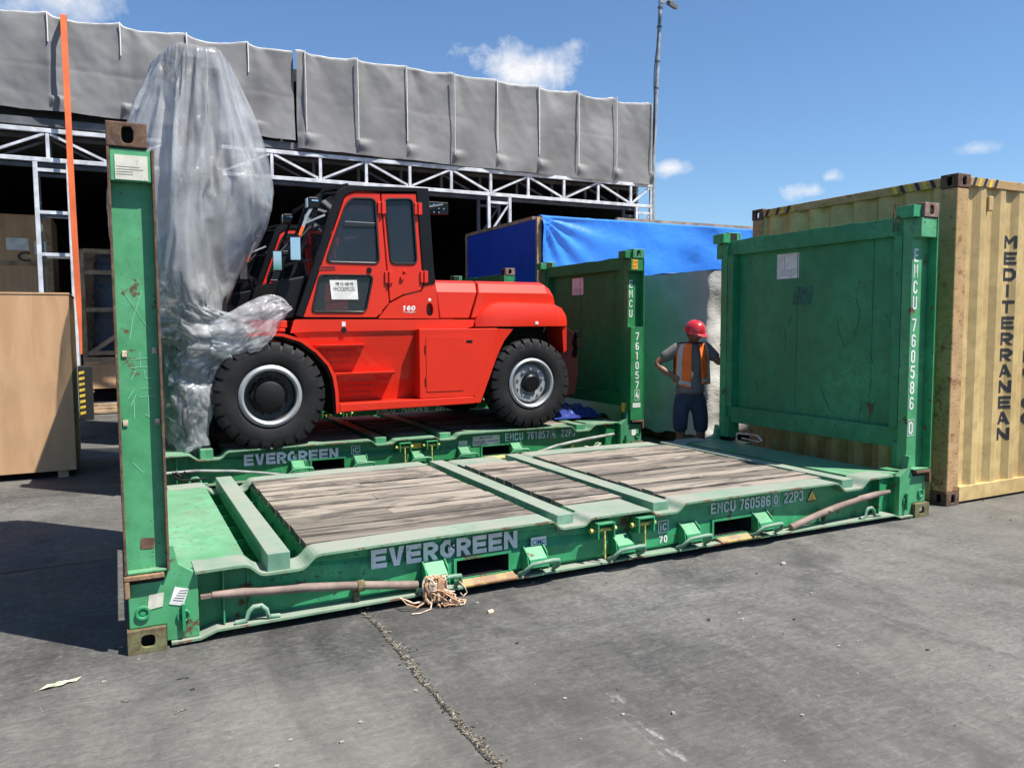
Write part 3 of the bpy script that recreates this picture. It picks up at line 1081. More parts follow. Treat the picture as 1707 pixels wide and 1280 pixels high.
# orange lashing strap hanging over the left tarp
s = MB()
line = [(-.615, 12.80, 7.36), (-.615, 12.72, 7.33), (-.612, 12.70, 6.0), (-.612, 12.72, 4.7), (-.60, 12.73, 3.2), (-.585, 12.75, 1.9), (-.578, 12.76, 1.0)]
secs = []
for i in range(len(line) - 1):
    for k in range(8):
        t = k / 8
        p0, p1 = Vector(line[i]), Vector(line[i + 1])
        p = p0.lerp(p1, t)
        w = .052 * (1 if p.z > 2.2 else max(.12, (p.z - .6) / 1.6))
        tw = .25 * math.sin(p.z * 1.3)
        secs.append([(p.x - w, p.y - tw * .02, p.z), (p.x + w, p.y + tw * .02, p.z), (p.x + w, p.y + tw * .02 + .004, p.z), (p.x - w, p.y - tw * .02 + .004, p.z)])
s.loft(secs)
s.loft([[(-.667, 12.80, 7.36), (-.563, 12.80, 7.36), (-.563, 12.80, 7.364), (-.667, 12.80, 7.364)], [(-.667, 13.1, 7.33), (-.563, 13.1, 7.33), (-.563, 13.1, 7.334), (-.667, 13.1, 7.334)]])
solid('lashing_strap', s, 'orange_web', 'orange webbing strap hanging down over the grey tarp', 'strap', (-.6, 12.75, 1.0), smooth=40)

# ---------------------------------------------------------------- lamp pole at the warehouse corner
pole = thing('lamp_pole', 'tall thin galvanised lamp pole at the warehouse corner', 'lamp pole', (13.10, 13.2, 0))
s = MB(); s.tube([(13.06, 13.2, 0), (13.08, 13.2, 6), (13.30, 13.2, 10.4)], [.075, .065, .05], 12); part('shaft', s, 'steel_grey', pole, smooth=60)
for z in (7.9, 8.6, 9.5, 10.0):
    x = 13.08 + .22 * (z - 6) / 4.4
    s = MB(); s.lathe([(.062, -.02), (.068, -.02), (.068, .02), (.062, .02)], (x, 13.2, z), 'z', 12); part('clamp_band', s, 'steel_dark', pole)
s = MB(); s.bar((13.28, 13.17, 10.12), (13.62, 13.05, 10.20), .05); part('bracket', s, 'steel_grey', pole)
s = MB(); s.hexa([(13.36, 12.9, 9.98), (13.62, 12.9, 9.90), (13.66, 13.1, 9.98), (13.40, 13.1, 10.06), (13.38, 12.9, 10.10), (13.64, 12.9, 10.02), (13.68, 13.1, 10.10), (13.42, 13.1, 10.18)]); part('flood_light', s, 'steel_dark', pole, bevel=.01)
s = MB(); s.tube([(13.0 + .05 * math.sin(z * 2.1) + .22 * max(0, z - 6) / 4.4 - .04, 13.1, z) for z in [5.2 + .2 * i for i in range(24)]], .012, 5); part('cable', s, 'black_matt', pole)


# ---------------------------------------------------------------- shipping container, cream yellow
def corner_casting(mb, x0, y0, z0, lx=.178, ly=.162, lz=.118, sx=1, sy=1, vert=False, m=0, mv=1):
    """ISO corner block with oval holes in its two outer side faces; sx/sy = outward signs; x0,y0 = outer corner"""
    X = lambda a: x0 - sx * a
    Y = lambda a: y0 - sy * a
    rx, rz = (.026, .04) if vert else (.033, .033)
    # face towards y0
    mb.prism([(X(0), z0), (X(lx), z0), (X(lx), z0 + lz), (X(0), z0 + lz)], Y(0), Y(.024), [oval(X(lx * .52), z0 + lz * .5, rx, rz)], m=m)
    mb.prism([(Y(.025), z0), (Y(ly), z0), (Y(ly), z0 + lz), (Y(.025), z0 + lz)], X(0), X(.024), [oval(Y(ly * .5), z0 + lz * .5, rx, rz)], axis='x', m=m)
    a, c = sorted((X(.025), X(lx))); d, e = sorted((Y(.025), Y(ly)))
    mb.box(a, c, d, e, z0 + .001, z0 + .012, m); mb.box(a, c, d, e, z0 + lz - .012, z0 + lz - .001, m)
    a, c = sorted((X(.06), X(lx))); d, e = sorted((Y(.06), Y(ly)))
    mb.box(a, c, d, e, z0 + .013, z0 + lz - .013, mv)
    mb.box(*sorted((X(lx - .012), X(lx - .001))), *sorted((Y(.026), Y(.059))), z0 + .013, z0 + lz - .013, m)
    mb.box(*sorted((X(.026), X(.059))), *sorted((Y(ly - .012), Y(ly - .001))), z0 + .013, z0 + lz - .013, m)


CX0, CX1, CY0, CY1, CH = 6.49, 18.68, 0.14, 2.578, 2.896
ct = thing('shipping_container', 'cream yellow corrugated shipping container with black vertical lettering', 'container', ((CX0 + CX1) / 2, (CY0 + CY1) / 2, 0))


def corrugated(mb, a0, a1, z0, z1, face, depth, axis, pitch=.278, phase=0.0):
    """trapezoid corrugation; face = outer plane, depth signed inward"""
    line = [(a0, 1 if phase else 0)]
    a = a0 - phase
    while a < a1 - .02:
        for da, d in ((0, 0), (.072, 0), (.139, 1), (.211, 1)):
            if a0 + .001 < a + da < a1:
                line.append((a + da, d))
        a += pitch
    line.append((a1, 0))
    secs = []
    for q, d in line:
        p = face + depth * d
        p2 = p + (.003 if depth > 0 else -.003)
        secs.append([(q, p, z0), (q, p, z1), (q, p2, z1), (q, p2, z0)] if axis == 'y' else [(p, q, z0), (p, q, z1), (p2, q, z1), (p2, q, z0)])
    mb.loft(secs)


s = MB(); corrugated(s, CX0 + .17, CX1 - .17, .16, 2.80, CY0 + .012, .036, 'y', phase=.1025); part('side_panel', s, 'yellow_cont', ct)
s = MB(); corrugated(s, CX0 + .17, CX1 - .17, .16, 2.80, CY1 - .012, -.036, 'y'); part('side_panel', s, 'yellow_cont', ct)
s = MB(); corrugated(s, CY0 + .16, CY1 - .16, .16, 2.80, CX0 + .02, .045, 'x'); part('end_panel', s, 'yellow_cont', ct)
s = MB(); s.box(CX1 - .06, CX1 - .02, CY0 + .16, CY1 - .16, .16, 2.80); part('end_panel', s, 'yellow_cont', ct)
s = MB(); s.box(CX0 + .1, CX1 - .1, CY0 + .1, CY1 - .1, 2.83, 2.875); part('roof_panel', s, 'yellow_cont', ct)
s = MB(); s.box(CX0 + .1, CX1 - .1, CY0 + .08, CY1 - .08, .10, .155); part('floor_panel', s, 'void', ct)
for y_ in (CY0 + .004, CY1 - .084):
    s = MB(); s.box(CX0 + .18, CX1 - .18, y_, y_ + .08, 2.80, 2.878); part('top_rail', s, 'yellow_post', ct, bevel=.006)
    s = MB(); s.box(CX0 + .18, CX1 - .18, y_ + .002, y_ + .05, .02, .16); part('bottom_rail', s, 'yellow_cont', ct, bevel=.006)
for x_ in (CX0 + .004, CX1 - .084):
    s = MB(); s.box(x_, x_ + .08, CY0 + .165, CY1 - .165, 2.80, 2.878); part('end_rail', s, 'yellow_post', ct, bevel=.006)
    s = MB(); s.box(x_, x_ + .06, CY0 + .165, CY1 - .165, .02, .16); part('end_sill', s, 'yellow_cont', ct, bevel=.006)
for sx, x_ in ((-1, CX0), (1, CX1)):
    for sy, y_ in ((-1, CY0), (1, CY1)):
        for z_ in (0, CH - .118):
            s = MB(); corner_casting(s, x_, y_, z_, sx=sx, sy=sy, vert=True); part('corner_casting', s, ['rust', 'void'], ct, bevel=.006)
        s = MB(); s.box(*sorted((x_ - sx * .005, x_ - sx * .165)), *sorted((y_ - sy * .005, y_ - sy * .155)), .118, CH - .118); part('corner_post', s, 'yellow_post', ct, bevel=.012)
# hazard chevrons on the top rails beside the near corner
for k in range(5):
    x_ = CX0 + .20 + .075 * k
    s = MB(); s.prism([(x_, 2.803), (x_ + .036, 2.803), (x_ + .07, 2.876), (x_ + .034, 2.876)], CY0 + .0005, CY0 + .003); part('hazard_stripe', s, 'hazard_black' if k % 2 == 0 else 'hazard_yellow', ct)
for yc, sg in ((CY0 + .20, 1), (CY1 - .20, -1)):
    for k in range(6):
        y_ = yc + sg * .075 * k
        s = MB(); s.prism([(y_, 2.803), (y_ + sg * .036, 2.803), (y_ + sg * .07, 2.876), (y_ + sg * .034, 2.876)], CX0 + .0005, CX0 + .003, axis='x'); part('hazard_stripe', s, 'hazard_black' if k % 2 == 0 else 'hazard_yellow', ct)
s = MB(); s.box(CX0 + .435, CX0 + .50, CY0 - .004, CY0 + .045, 2.60, 2.73); part('vent_cover', s, 'yellow_cont', ct, bevel=.008)


def on_corr(mb, s, xc, w, z0, z1, bold):
    """letter that follows the corrugated side"""
    vs, fs = [], []
    for poly in block_polys(s, w, z1 - z0, bold * (z1 - z0)):
        fs.append(tuple(range(len(vs), len(vs) + len(poly))))
        vs += [(q[0] / w, q[1] / (z1 - z0)) for q in poly]
    def dep(x):
        t = ((x - CX0 - .17 + .1025) % .278)
        return 0 if t < .072 else (t - .072) / .067 if t < .139 else 1 if t < .211 else 1 - (t - .211) / .067
    # subdivide finely so that the paint bends with the steel
    bm = bmesh.new()
    bv = [bm.verts.new((xc - w / 2 + a * w, 0, z0 + b_ * (z1 - z0))) for a, b_ in vs]
    for f in fs:
        try:
            bm.faces.new([bv[i] for i in f])
        except ValueError:
            pass
    xs = []
    a = CX0 + .17 - .1025
    while a < xc + w:
        for q in (0, .072, .139, .211):
            if xc - w < a + q < xc + w:
                xs.append(a + q)
        a += .278
    for q in xs:
        gm = list(bm.verts) + list(bm.edges) + list(bm.faces)
        bmesh.ops.bisect_plane(bm, geom=gm, plane_co=(q, 0, 0), plane_no=(1, 0, 0))
    bm.verts.index_update()
    vv = [(v.co.x, CY0 + .012 + .036 * dep(v.co.x) - .0022, v.co.z) for v in bm.verts]
    ff = [tuple(v.index for v in f.verts) for f in bm.faces]
    bm.free()
    mb.add(vv, ff)


s = MB()
for i, ch in enumerate('MEDITERRANEAN'):
    z1 = 2.405 - i * .1465
    on_corr(s, ch, 7.32, .135, z1 - .116, z1, .25)
part('lettering', s, 'ink', ct, label='MEDITERRANEAN in black letters down the side')
s = MB()
for i, ch in enumerate('SHIPPING'):
    z1 = 2.24 - i * .1465
    on_corr(s, ch, 7.675, .135, z1 - .116, z1, .25)
part('lettering', s, 'ink', ct, label='SHIPPING in black letters down the side')
s = MB()
for i, ch in enumerate('CO'):
    z1 = 2.24 - (i + 9) * .1465
    on_corr(s, ch, 7.675, .135, z1 - .116, z1, .25)
part('lettering', s, 'ink', ct, label='CO in black letters down the side')

# ---------------------------------------------------------------- big crate behind, blue panel end, blue tarp over its long side
bx = thing('blue_crate', 'tall blue sided crate behind the racks, edged with pale timber', 'crate', (10.0, 10.3, 0))
s = MB(); s.box(7.06, 7.10, 8.70, 11.90, .1, 3.58); part('end_panel', s, 'blue_panel', bx)
s = MB(); s.box(7.10, 14.5, 8.72, 11.9, .1, 3.56); part('body', s, 'blue_panel', bx)
for y_ in (8.63, 11.90):
    s = MB(); s.box(7.03, 7.12, y_, y_ + .06, .05, 3.60); part('edge_timber', s, 'timber', bx)
s = MB(); s.box(7.05, 14.6, 8.85, 11.95, 3.575, 3.64); part('lid', s, 'timber', bx)
s = MB(); s.box(8.9, 14.5, 8.76, 8.84, 3.565, 3.71); part('lid_batten', s, 'timber', bx)


def blue(u, v):
    x = 7.115 + 7.2 * u
    z = 3.60 - 1.45 * (1 - v)
    r = math.hypot(x - 7.1, 3.6 - z) + .05
    an = math.atan2(3.6 - z, x - 7.1)
    d = .05 * math.sin(an * 16) * math.exp(-r * .9) * min(1, r * 2.5)
    d += .03 * fbm(x * .7, z * 1.2, 3, 2) + .010 * fbm(x * 2.4 - z, z * 2.8 + x, 7, 2) + .003 * fbm(x * 9, z * 11, 1)
    d += .010 * math.sin((x * .9 + z * 2.2) * 3 + fbm(x, z) * 2)
    return (x, 8.60 - .03 + d - .03 * (1 - v), z + .02 * fbm(x * 2, 0, 4) * (1 - v))


s = MB(); s.grid(blue, 150, 44)
s.grid(lambda u, v: (7.115 + 7.2 * u, blue(u, 1)[1] + (8.80 - blue(u, 1)[1]) * v, 3.60 + .022 * math.sin(v * 3.14) + .02 * fbm(u * 30, v * 3) * v + (.045 * v)), 150, 5)
solid('blue_tarp', s, 'tarp_blue', 'wrinkled bright blue tarp hung over the top of the tall crate', 'tarp', (10.5, 8.6, 2.15), smooth=180)

# bulky cargo under a grey woven cover, end on to the racks
def cover(u, v):
    # u runs round three sides: left side (away to near), near side, right; v from hem to top edge
    X0_, X1_, Y0_, Y1_ = 6.76, 10.4, 3.62, 8.0
    per = [(X0_, Y1_), (X0_, Y0_), (X1_, Y0_)]
    l1, l2 = Y1_ - Y0_, X1_ - X0_
    s_ = u * (l1 + l2)
    bl = max(0, min(1, (s_ - l1) / .3 + .5)) * math.pi / 2
    nx, ny = -math.cos(bl), -math.sin(bl)
    x, y = (X0_, Y1_ - s_) if s_ < l1 else (X0_ + (s_ - l1), Y0_)
    zt = 2.30 + .02 * fbm(s_ * 1.5, 3)
    z = .16 + (zt - .16) * v
    e = abs(s_ - l1)
    rnd_ = .05 * math.exp(-e / .06)
    d = .06 * fbm(s_ * .7, z * .7, 4, 2) + .035 * fbm(s_ * 2.2 + z, z * 1.8 - s_, 8, 3) + .06 * (1 - v) ** 2 * math.sin(s_ * 2.3 + z)
    d += .12 * max(0, .35 - v) * fbm(s_ * 2.2, 1.0, z)
    d -= rnd_
    return (x + nx * d, y + ny * d, z + (.10 * fbm(s_ * 1.3, 6, 2) * (1 - v) if v < .3 else 0))


s = MB(); s.grid(cover, 170, 60)
s.grid(lambda u, v: (6.76 + 3.64 * u, 3.62 + 4.38 * v, 2.30 + .05 * math.sin(3.14 * v) * math.sin(3.14 * u) + .02 * fbm(u * 8, v * 7)), 30, 24)
solid('cargo_cover', s, 'net_grey', 'grey woven cover over bulky cargo behind the worker', 'cover', (8.6, 5.8, .1), smooth=180)
s = MB(); s.box(6.90, 10.3, 3.78, 7.9, .14, 2.20)
for k in range(5):
    s.box(6.95 + k * .8, 7.1 + k * .8, 3.78, 7.9, 0, .139)
solid('covered_pallet', s, 'timber', 'timber crate on skids under the grey woven cover', 'crate', (8.6, 5.8, 0))

# maroon container standing in the warehouse mouth
mc = thing('maroon_container', 'dark maroon corrugated container inside the warehouse beside the blue crate', 'container', (8.8, 15.4, 0))
s = MB(); corrugated(s, 7.6, 10.0, .15, 2.5, 14.2, .036, 'y'); part('side_panel', s, 'maroon_box', mc)
s = MB(); s.box(7.55, 10.05, 14.26, 16.6, .1, 2.55); part('body', s, 'maroon_box', mc)
for x_ in (7.48, 10.0):
    s = MB(); s.box(x_, x_ + .1, 14.18, 14.3, 0, 2.59); part('corner_post', s, 'maroon_box', mc, bevel=.01)
s = MB(); s.box(7.58, 10.0, 14.19, 14.26, 2.5, 2.585); part('top_rail', s, 'maroon_box', mc)


# ---------------------------------------------------------------- crates on the left
def crate(name, x0, x1, y0, y1, z0, z1, label, mat='ply', battens=(), skids=True, group=None, frame=True):
    root = thing(name, label, 'crate', ((x0 + x1) / 2, (y0 + y1) / 2, z0), group=group)
    zb = z0 + (.075 if skids else 0)
    t = .018
    def side(b):
        return part('side_board', b, mat, root, bevel=.003)
    b = MB(); b.box(x0, x1, y0, y0 + t, zb, z1); side(b)
    b = MB(); b.box(x0, x1, y1 - t, y1, zb, z1); side(b)
    b = MB(); b.box(x0 + .001, x0 + t, y0 + t + .001, y1 - t - .001, zb, z1); side(b)
    b = MB(); b.box(x1 - t, x1 - .001, y0 + t + .001, y1 - t - .001, zb, z1); side(b)
    b = MB(); b.box(x0 - .006, x1 + .006, y0 - .006, y1 + .006, z1, z1 + .02); part('lid', b, mat, root, bevel=.003)
    if skids:
        for k in range(3):
            xx = x0 + .08 + (x1 - x0 - .26) * k / 2
            b = MB(); b.box(xx, xx + .10, y0 + .02, y1 - .02, z0, zb); part('skid', b, 'timber', root)
    for (ax, c) in battens:
        b = MB()
        if ax == 'z':
            b.box(x0 + .004, x1 - .004, y0 - .022, y0 - .001, c - .05, c + .05)
        else:
            b.box(c - .05, c + .05, y0 - .023, y0 - .001, zb, z1 - .001)
        part('batten', b, 'timber', root, bevel=.003)
    return root


crate('plywood_crate', -2.9, -.425, 5.48, 6.75, 0, 1.97, 'large clean plywood crate standing left of the near rack')
c1 = crate('tall_crate', -4.6, -1.16, 16.0, 18.0, 2.2, 4.05, 'dark plywood crate with papers and a letter C, inside the warehouse', battens=(('z', 3.02), ('x', -1.23), ('x', -2.9)), skids=False, mat='ply')
s = MB(); s.box(-2.02, -1.60, 15.972, 15.975, 3.30, 3.56); part('notice_sheet', s, 'paper', c1)
s = MB(); s.box(-1.50, -1.27, 15.97, 15.973, 3.22, 3.50); part('notice_sheet', s, 'paper', c1)
s = MB(); text(s, 'C', -1.82, -1.58, 3.06, 3.27, 15.972, bold=.02); part('lettering', s, 'ink', c1)
crate('tall_crate', -4.6, -1.18, 15.9, 18.0, 0, 2.2, 'lower dark plywood crate carrying the one marked C', battens=(('z', 1.9), ('x', -1.3)))
crate('low_crate', -.62, 1.6, 14.9, 16.6, .22, .95, 'low plywood crate under the film wrapped machine', battens=(('z', .88),), skids=True)
crate('rear_crate', -.75, 2.4, 18.2, 20.5, 0, 3.55, 'dark plywood crate deep inside the warehouse', battens=(('z', 3.3),))
fm = thing('wrapped_machine', 'machine wrapped in dark film within an open timber frame', 'machine', (.45, 15.6, .97))
s = MB()
def wrapf(u, v):
    a = 2 * math.pi * u
    rx, ry = .92, .62
    k = 1 + .05 * fbm(math.cos(a) * 3, math.sin(a) * 3, v * 7) + .02 * math.sin(v * 60 + a * 3)
    cx_, sx_ = math.cos(a), math.sin(a)
    p = 5
    d = (abs(cx_) ** p + abs(sx_) ** p) ** (-1 / p)
    return (.5 + rx * d * cx_ * k * (1 - .1 * v), 15.7 + ry * d * sx_ * k * (1 - .1 * v), 1.0 + 2.2 * v)
s.grid(wrapf, 60, 50, wrap=True); part('film_wrap', s, 'wrap_dark', fm, smooth=180)
for x_ in (-.62, .42, 1.5):
    s = MB(); s.box(x_, x_ + .09, 14.92, 15.0, .97, 3.25); part('frame_post', s, 'timber', fm)
for z_ in (1.02, 1.95, 2.75, 3.2):
    s = MB(); s.box(-.53, 1.59, 14.90, 14.96, z_, z_ + .09); part('frame_rail', s, 'timber', fm)
s = MB(); s.bar((-.5, 14.89, 1.05), (.4, 14.89, 1.7), .09, .03, up=(0, 1, 0)); part('frame_brace', s, 'timber', fm)
# striped guard at the warehouse mouth
gp = thing('guard_post', 'black steel guard post with yellow hazard stripes by the plywood crate', 'guard post', (-.48, 11.4, 0))
s = MB(); s.box(-.60, -.38, 11.3, 11.5, 0, .95); part('post', s, 'hazard_black', gp, bevel=.01)
for k in range(8):
    z_ = .10 + .10 * k
    s = MB(); s.prism([(-.585, z_), (-.50, z_ + .02), (-.50, z_ + .065), (-.585, z_ + .05)], 11.294, 11.299); part('hazard_stripe', s, 'hazard_yellow', gp)
s = MB()
for k in range(3):
    s.box(-.45, .4, 12.2 + .15 * k, 12.32 + .15 * k, .02, .07 + .05 * k)
solid('timber_offcuts', s, 'timber', 'pale timber offcuts lying on the ground at the warehouse mouth', 'timber', (0, 12.4, 0), bevel=.003)
M['edge_worn'] = worn('chipped_green_edge', (0.16, 0.33, 0.19), 0.7, rust=0.52, rustcol=(0.17, 0.09, 0.05), fade=(0.24, 0.36, 0.24))
M['rust_pale'] = rusty('pale_rusty_primer', (0.30, 0.19, 0.16), (0.12, 0.08, 0.06))
# ================================================================ FLAT RACKS
RL, RB, RH = 6.058, 2.438, 2.591
TOP = [(.32, .378), (.58, .380), (.645, .318), (.872, .318), (.935, .384), (1.6, .392), (2.43, .392), (2.475, .337), (2.665, .338),
       (2.705, .378), (3.185, .378), (3.22, .340), (3.415, .340), (3.465, .392), (4.2, .394), (4.975, .388), (5.035, .320), (5.24, .320), (5.315, .386), (5.60, .388)]
BOT = [(.20, .016), (.34, .016), (.42, .045), (1.0, .048), (3.0, .056), (5.0, .048), (5.64, .045), (5.72, .016), (5.86, .016)]
POCK = [(1.785, 2.135), (3.78, 4.14)]


def plank_mesh(lx, wy, th, name='plank'):
    b = MB()
    n = 6
    secs = []
    for i in range(n + 1):
        x = -lx / 2 + lx * i / n
        e = .004 * math.sin(i * 2.1)
        secs.append([(x, -wy / 2 + .002 * math.cos(i * 3), -th), (x, wy / 2 - .002 * math.sin(i * 2), -th), (x, wy / 2 - .002 * math.sin(i * 2), -.004), (x, wy / 2 - .006, e * .3),
                     (x, -wy / 2 + .006, e * .3), (x, -wy / 2 + .002 * math.cos(i * 3), -.004)])
    b.loft(secs)
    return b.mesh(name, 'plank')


PLANKS = {'a': plank_mesh(1.455, .152, .045), 'b': plank_mesh(.50, .152, .045), 'c': plank_mesh(1.50, .152, .045)}


def flat_rack(loc, label, number, check, cfg):
    G, GT, GD, GW, WP = cfg['mats']
    full = cfg.get('full', True)
    root = thing('flat_rack', label, 'flat rack', loc, group='green folding flat racks standing in a row')
    P = lambda name, mb, mats, parent=root, **k: part(name, mb, mats, parent, local=True, **k)
    MY = lambda y, s: y if s == 0 else RB - y

    # ---- side rails, near (0) and far (1)
    for s in (0, 1):
        a, c = sorted((MY(.072, s), MY(.084, s)))
        topw = [(x, z - .006) for x, z in rpoly(TOP, .03, 3, closed=False)]
        b = MB()
        botw = [(.30, .03), (.5, .03), (.7, .03), (.9, .03), (1.1, .03), (1.24, .03), (5.08, .03), (5.3, .03), (5.5, .03), (5.76, .03)]
        b.prism(botw + [(5.76, .372)] + topw[::-1] + [(.30, .372)], a, c, [rect(x0, x1, .097, .207) for x0, x1 in POCK])
        for i, (x_, y_, z_) in enumerate(b.v):     # the web bends inwards towards both ends
            k_ = max(0, min(1, (1.25 - x_) / .75), min(1, (x_ - 5.08) / .5))
            b.v[i] = (x_, y_ + (1 if s == 0 else -1) * .07 * k_ * k_ * (3 - 2 * k_), z_)
        rail = P('side_rail', b, G)
        b = MB(); y0, y1 = sorted((MY(0.0, s), MY(.212, s)))
        b.ribbon(rpoly(TOP, .03, 3, closed=False), .014, y0, y1, edge=(3,) if s == 0 else (1,))
        P('top_flange', b, [GT, 'edge_worn'], rail)
        b = MB(); y0, y1 = sorted((MY(0.004, s), MY(.20, s)))
        b.ribbon([(x, z + .012) for x, z in BOT], .012, y0, y1, edge=(3,) if s == 0 else (1,))
        P('bottom_flange', b, [GT, 'edge_worn'], rail)
        for x0, x1 in POCK:
            b = MB()
            yo, yi = MY(.0715, s), MY(.60, s)
            e, f = sorted((yo, yi))
            for bb in ((x0, x1, e, f, .207, .212), (x0, x1, e, f, .092, .097), (x0 - .005, x0, e, f, .092, .212), (x1, x1 + .005, e, f, .092, .212)):
                b.box(*bb, 1)
            b.box(x0 + .001, x1 - .001, *sorted((yi, MY(.59, s))), .098, .206, 1)
            e, f = sorted((MY(.060, s), MY(.0712, s)))
            b.prism(rect(x0 - .018, x1 + .018, .082, .222), e, f, [rect(x0, x1, .097, .207)], m=0)
            P('fork_pocket', b, [G, 'void'], rail)
            if s == 0 or full:
                b = MB(); e, f = sorted((MY(-.004, s), MY(.070, s)))
                b.hexa([(x0 + .02, e, .058), (x1 + .03, e, .058), (x1 + .03, f, .058), (x0 + .02, f, .058), (x0 + .02, e, .072), (x1 + .03, e, .072), (x1 + .03, f, .092), (x0 + .02, f, .092)])
                P('pocket_sill', b, 'yellow_worn', rail, bevel=.004)
        for x in (.46, 1.44, 2.45, 2.68, 3.22, 3.44, 4.62, 5.50):
            b = MB(); e, f = sorted((MY(.05, s), MY(.145, s)))
            lo, hi = (.062, .36) if .9 < x < 5.1 and not 2.4 < x < 3.5 else (.062, .31) if 2.4 < x < 3.5 else (.062, .362)
            if x in (.46, 5.50):
                b.box(x - .004, x + .004, e, f, lo, hi); P('web_stiffener', b, G, rail)
    # ---- hooks, brackets, handles on the near rail (and the far one where it shows)
    def bracket(x, s=0, flip=False):
        b = MB()
        def Q(xx, y, z):
            return (xx, MY(y, s), z)
        w = .125
        b.hexa([Q(x, -.022, .115), Q(x + w, -.022, .115), Q(x + w, .0715, .075), Q(x, .0715, .075), Q(x, -.012, .168), Q(x + w, -.012, .168), Q(x + w, .0715, .232), Q(x, .0715, .232)])
        for xx in (x - .012, x + w + .002):
            b.hexa([Q(xx, -.02, .10), Q(xx + .01, -.02, .10), Q(xx + .01, .0715, .065), Q(xx, .0715, .065), Q(xx, .005, .20), Q(xx + .01, .005, .20), Q(xx + .01, .0715, .245), Q(xx, .0715, .245)])
        br = P('lashing_bracket', b, G, bevel=.004)
        b = MB()
        sg = -1 if flip else 1
        x1, x2 = (x - .05, x + .20) if not flip else (x + .17, x - .08)
        path = [Q(x1, .03, .075), Q(x1 + sg * .005, -.025, .10), Q(x1 + sg * .05, -.052, .150), Q(x2 - sg * .06, -.056, .158), Q(x2 - sg * .01, -.04, .150), Q(x2, -.02, .11), Q(x2 - sg * .01, .03, .075)]
        b.tube(path, .0135, 8)
        P('lashing_bar', b, GT, br, smooth=60)
    for i, x in enumerate((1.575, 2.245, 2.905, 3.475, 4.150)):
        bracket(x, 0, False)
    if full:
        for x in (1.575, 2.245, 3.475, 4.150):
            bracket(x, 1)
    for xc in (.625, 5.37):
        b = MB(); b.tube([(xc - .115, .03, .066), (xc - .06, .03, .070), (xc - .045, .03, .115), (xc - .02, .03, .137), (xc + .02, .03, .137), (xc + .045, .03, .112), (xc + .055, .03, .072), (xc + .115, .03, .066)], .0135, 8)
        P('lashing_ring', b, GT, smooth=60)
        b = MB(); b.tube([(xc - .115, RB - .03, .066), (xc - .06, RB - .03, .070), (xc - .045, RB - .03, .12), (xc, RB - .03, .14), (xc + .045, RB - .03, .12), (xc + .055, RB - .03, .072), (xc + .115, RB - .03, .066)], .0135, 8)
        P('lashing_ring', b, GT, smooth=60)
    # centre latches
    for x in (2.735, 3.055):
        b = MB()
        x1, z0, z1 = x + .135, .235, .338
        b.box(x, x + .012, -.03, .0715, z0, z1); b.box(x1 - .012, x1, -.03, .0715, z0, z1)
        b.box(x + .0125, x1 - .0125, -.03, .0715, z1 - .012, z1 - .001); b.box(x + .0125, x1 - .0125, .058, .0712, z0, z1 - .013)
        lt = P('latch_box', b, G, bevel=.003)
        b = MB(); b.tube([(x - .025, .01, .285), (x + .155, .01, .285)], .013, 8); b.tube([(x - .035, .01, .285), (x - .02, .01, .285)], .017, 8); b.tube([(x + .15, .01, .285), (x + .165, .01, .285)], .016, 8)
        P('latch_pin', b, 'yellow_pin', lt, smooth=50)
        b = MB(); b.tube([(x + .065, -.008, .28), (x + .066, -.012, .10)], .007, 8); P('latch_handle', b, 'yellow_pin', lt, smooth=50)
    b = MB(); b.box(2.70, 3.19, .095, .4, .345, .364); P('centre_plate', b, G)
    for yy in (0, 1):
        b = MB(); b.box(2.712, 3.18, *sorted((MY(.2125, yy), MY(.425, yy))), .362, .377); P('centre_deck', b, GT, bevel=.003)

    # ---- deck structure
    for mx in (0, 1):
        F = (lambda x: x) if mx == 0 else (lambda x: 5.915 - x)
        b = MB(); b.prism([(F(.13), .10), (F(.318), .10), (F(.318), .213), (F(.586 if mx == 0 else .465), .213), (F(.586 if mx == 0 else .465), RB - .213), (F(.318), RB - .213), (F(.318), RB - .10), (F(.13), RB - .10)], .362, .3775, axis='z'); P('end_deck', b, GD, bevel=.003)
    b = MB(); b.box(5.318, 5.449, .213, RB - .213, .358, .375); P('end_deck', b, GD)
    for (x0, x1, z0, z1, ya) in ((.68, .80, .295, .414, .02), (2.49, 2.615, .29, .402, .075), (3.25, 3.385, .29, .402, .075), (5.075, 5.20, .29, .388, .06)):
        b = MB(); b.box(x0, x1, ya, RB - ya, z0, z1); P('stacking_beam', b, GT, bevel=.004)
    for x in (.588, .918, 2.425, 2.700, 3.205, 3.475, 5.03, 5.305):
        b = MB(); b.box(x, x + .010, .115, RB - .115, .06, .352); P('cross_member', b, G)
    for (x0, x1) in ((.60, .916), (2.436, 2.698), (3.216, 3.473), (5.042, 5.303)):
        for y in (.50, .86, 1.22, 1.58, 1.94):
            b = MB(); b.box(x0, x1, y, y + .012, .07, .285); P('stringer', b, G)
    b = MB(); b.box(.95, 5.0, .62, RB - .62, .05, .09); P('belly_plate', b, 'void')

    # ---- timber floor, board by board
    rows = 13
    y0, y1 = .216, RB - .216
    pit = (y1 - y0) / rows
    rnd = random.Random(sum(ord(ch) for ch in number))
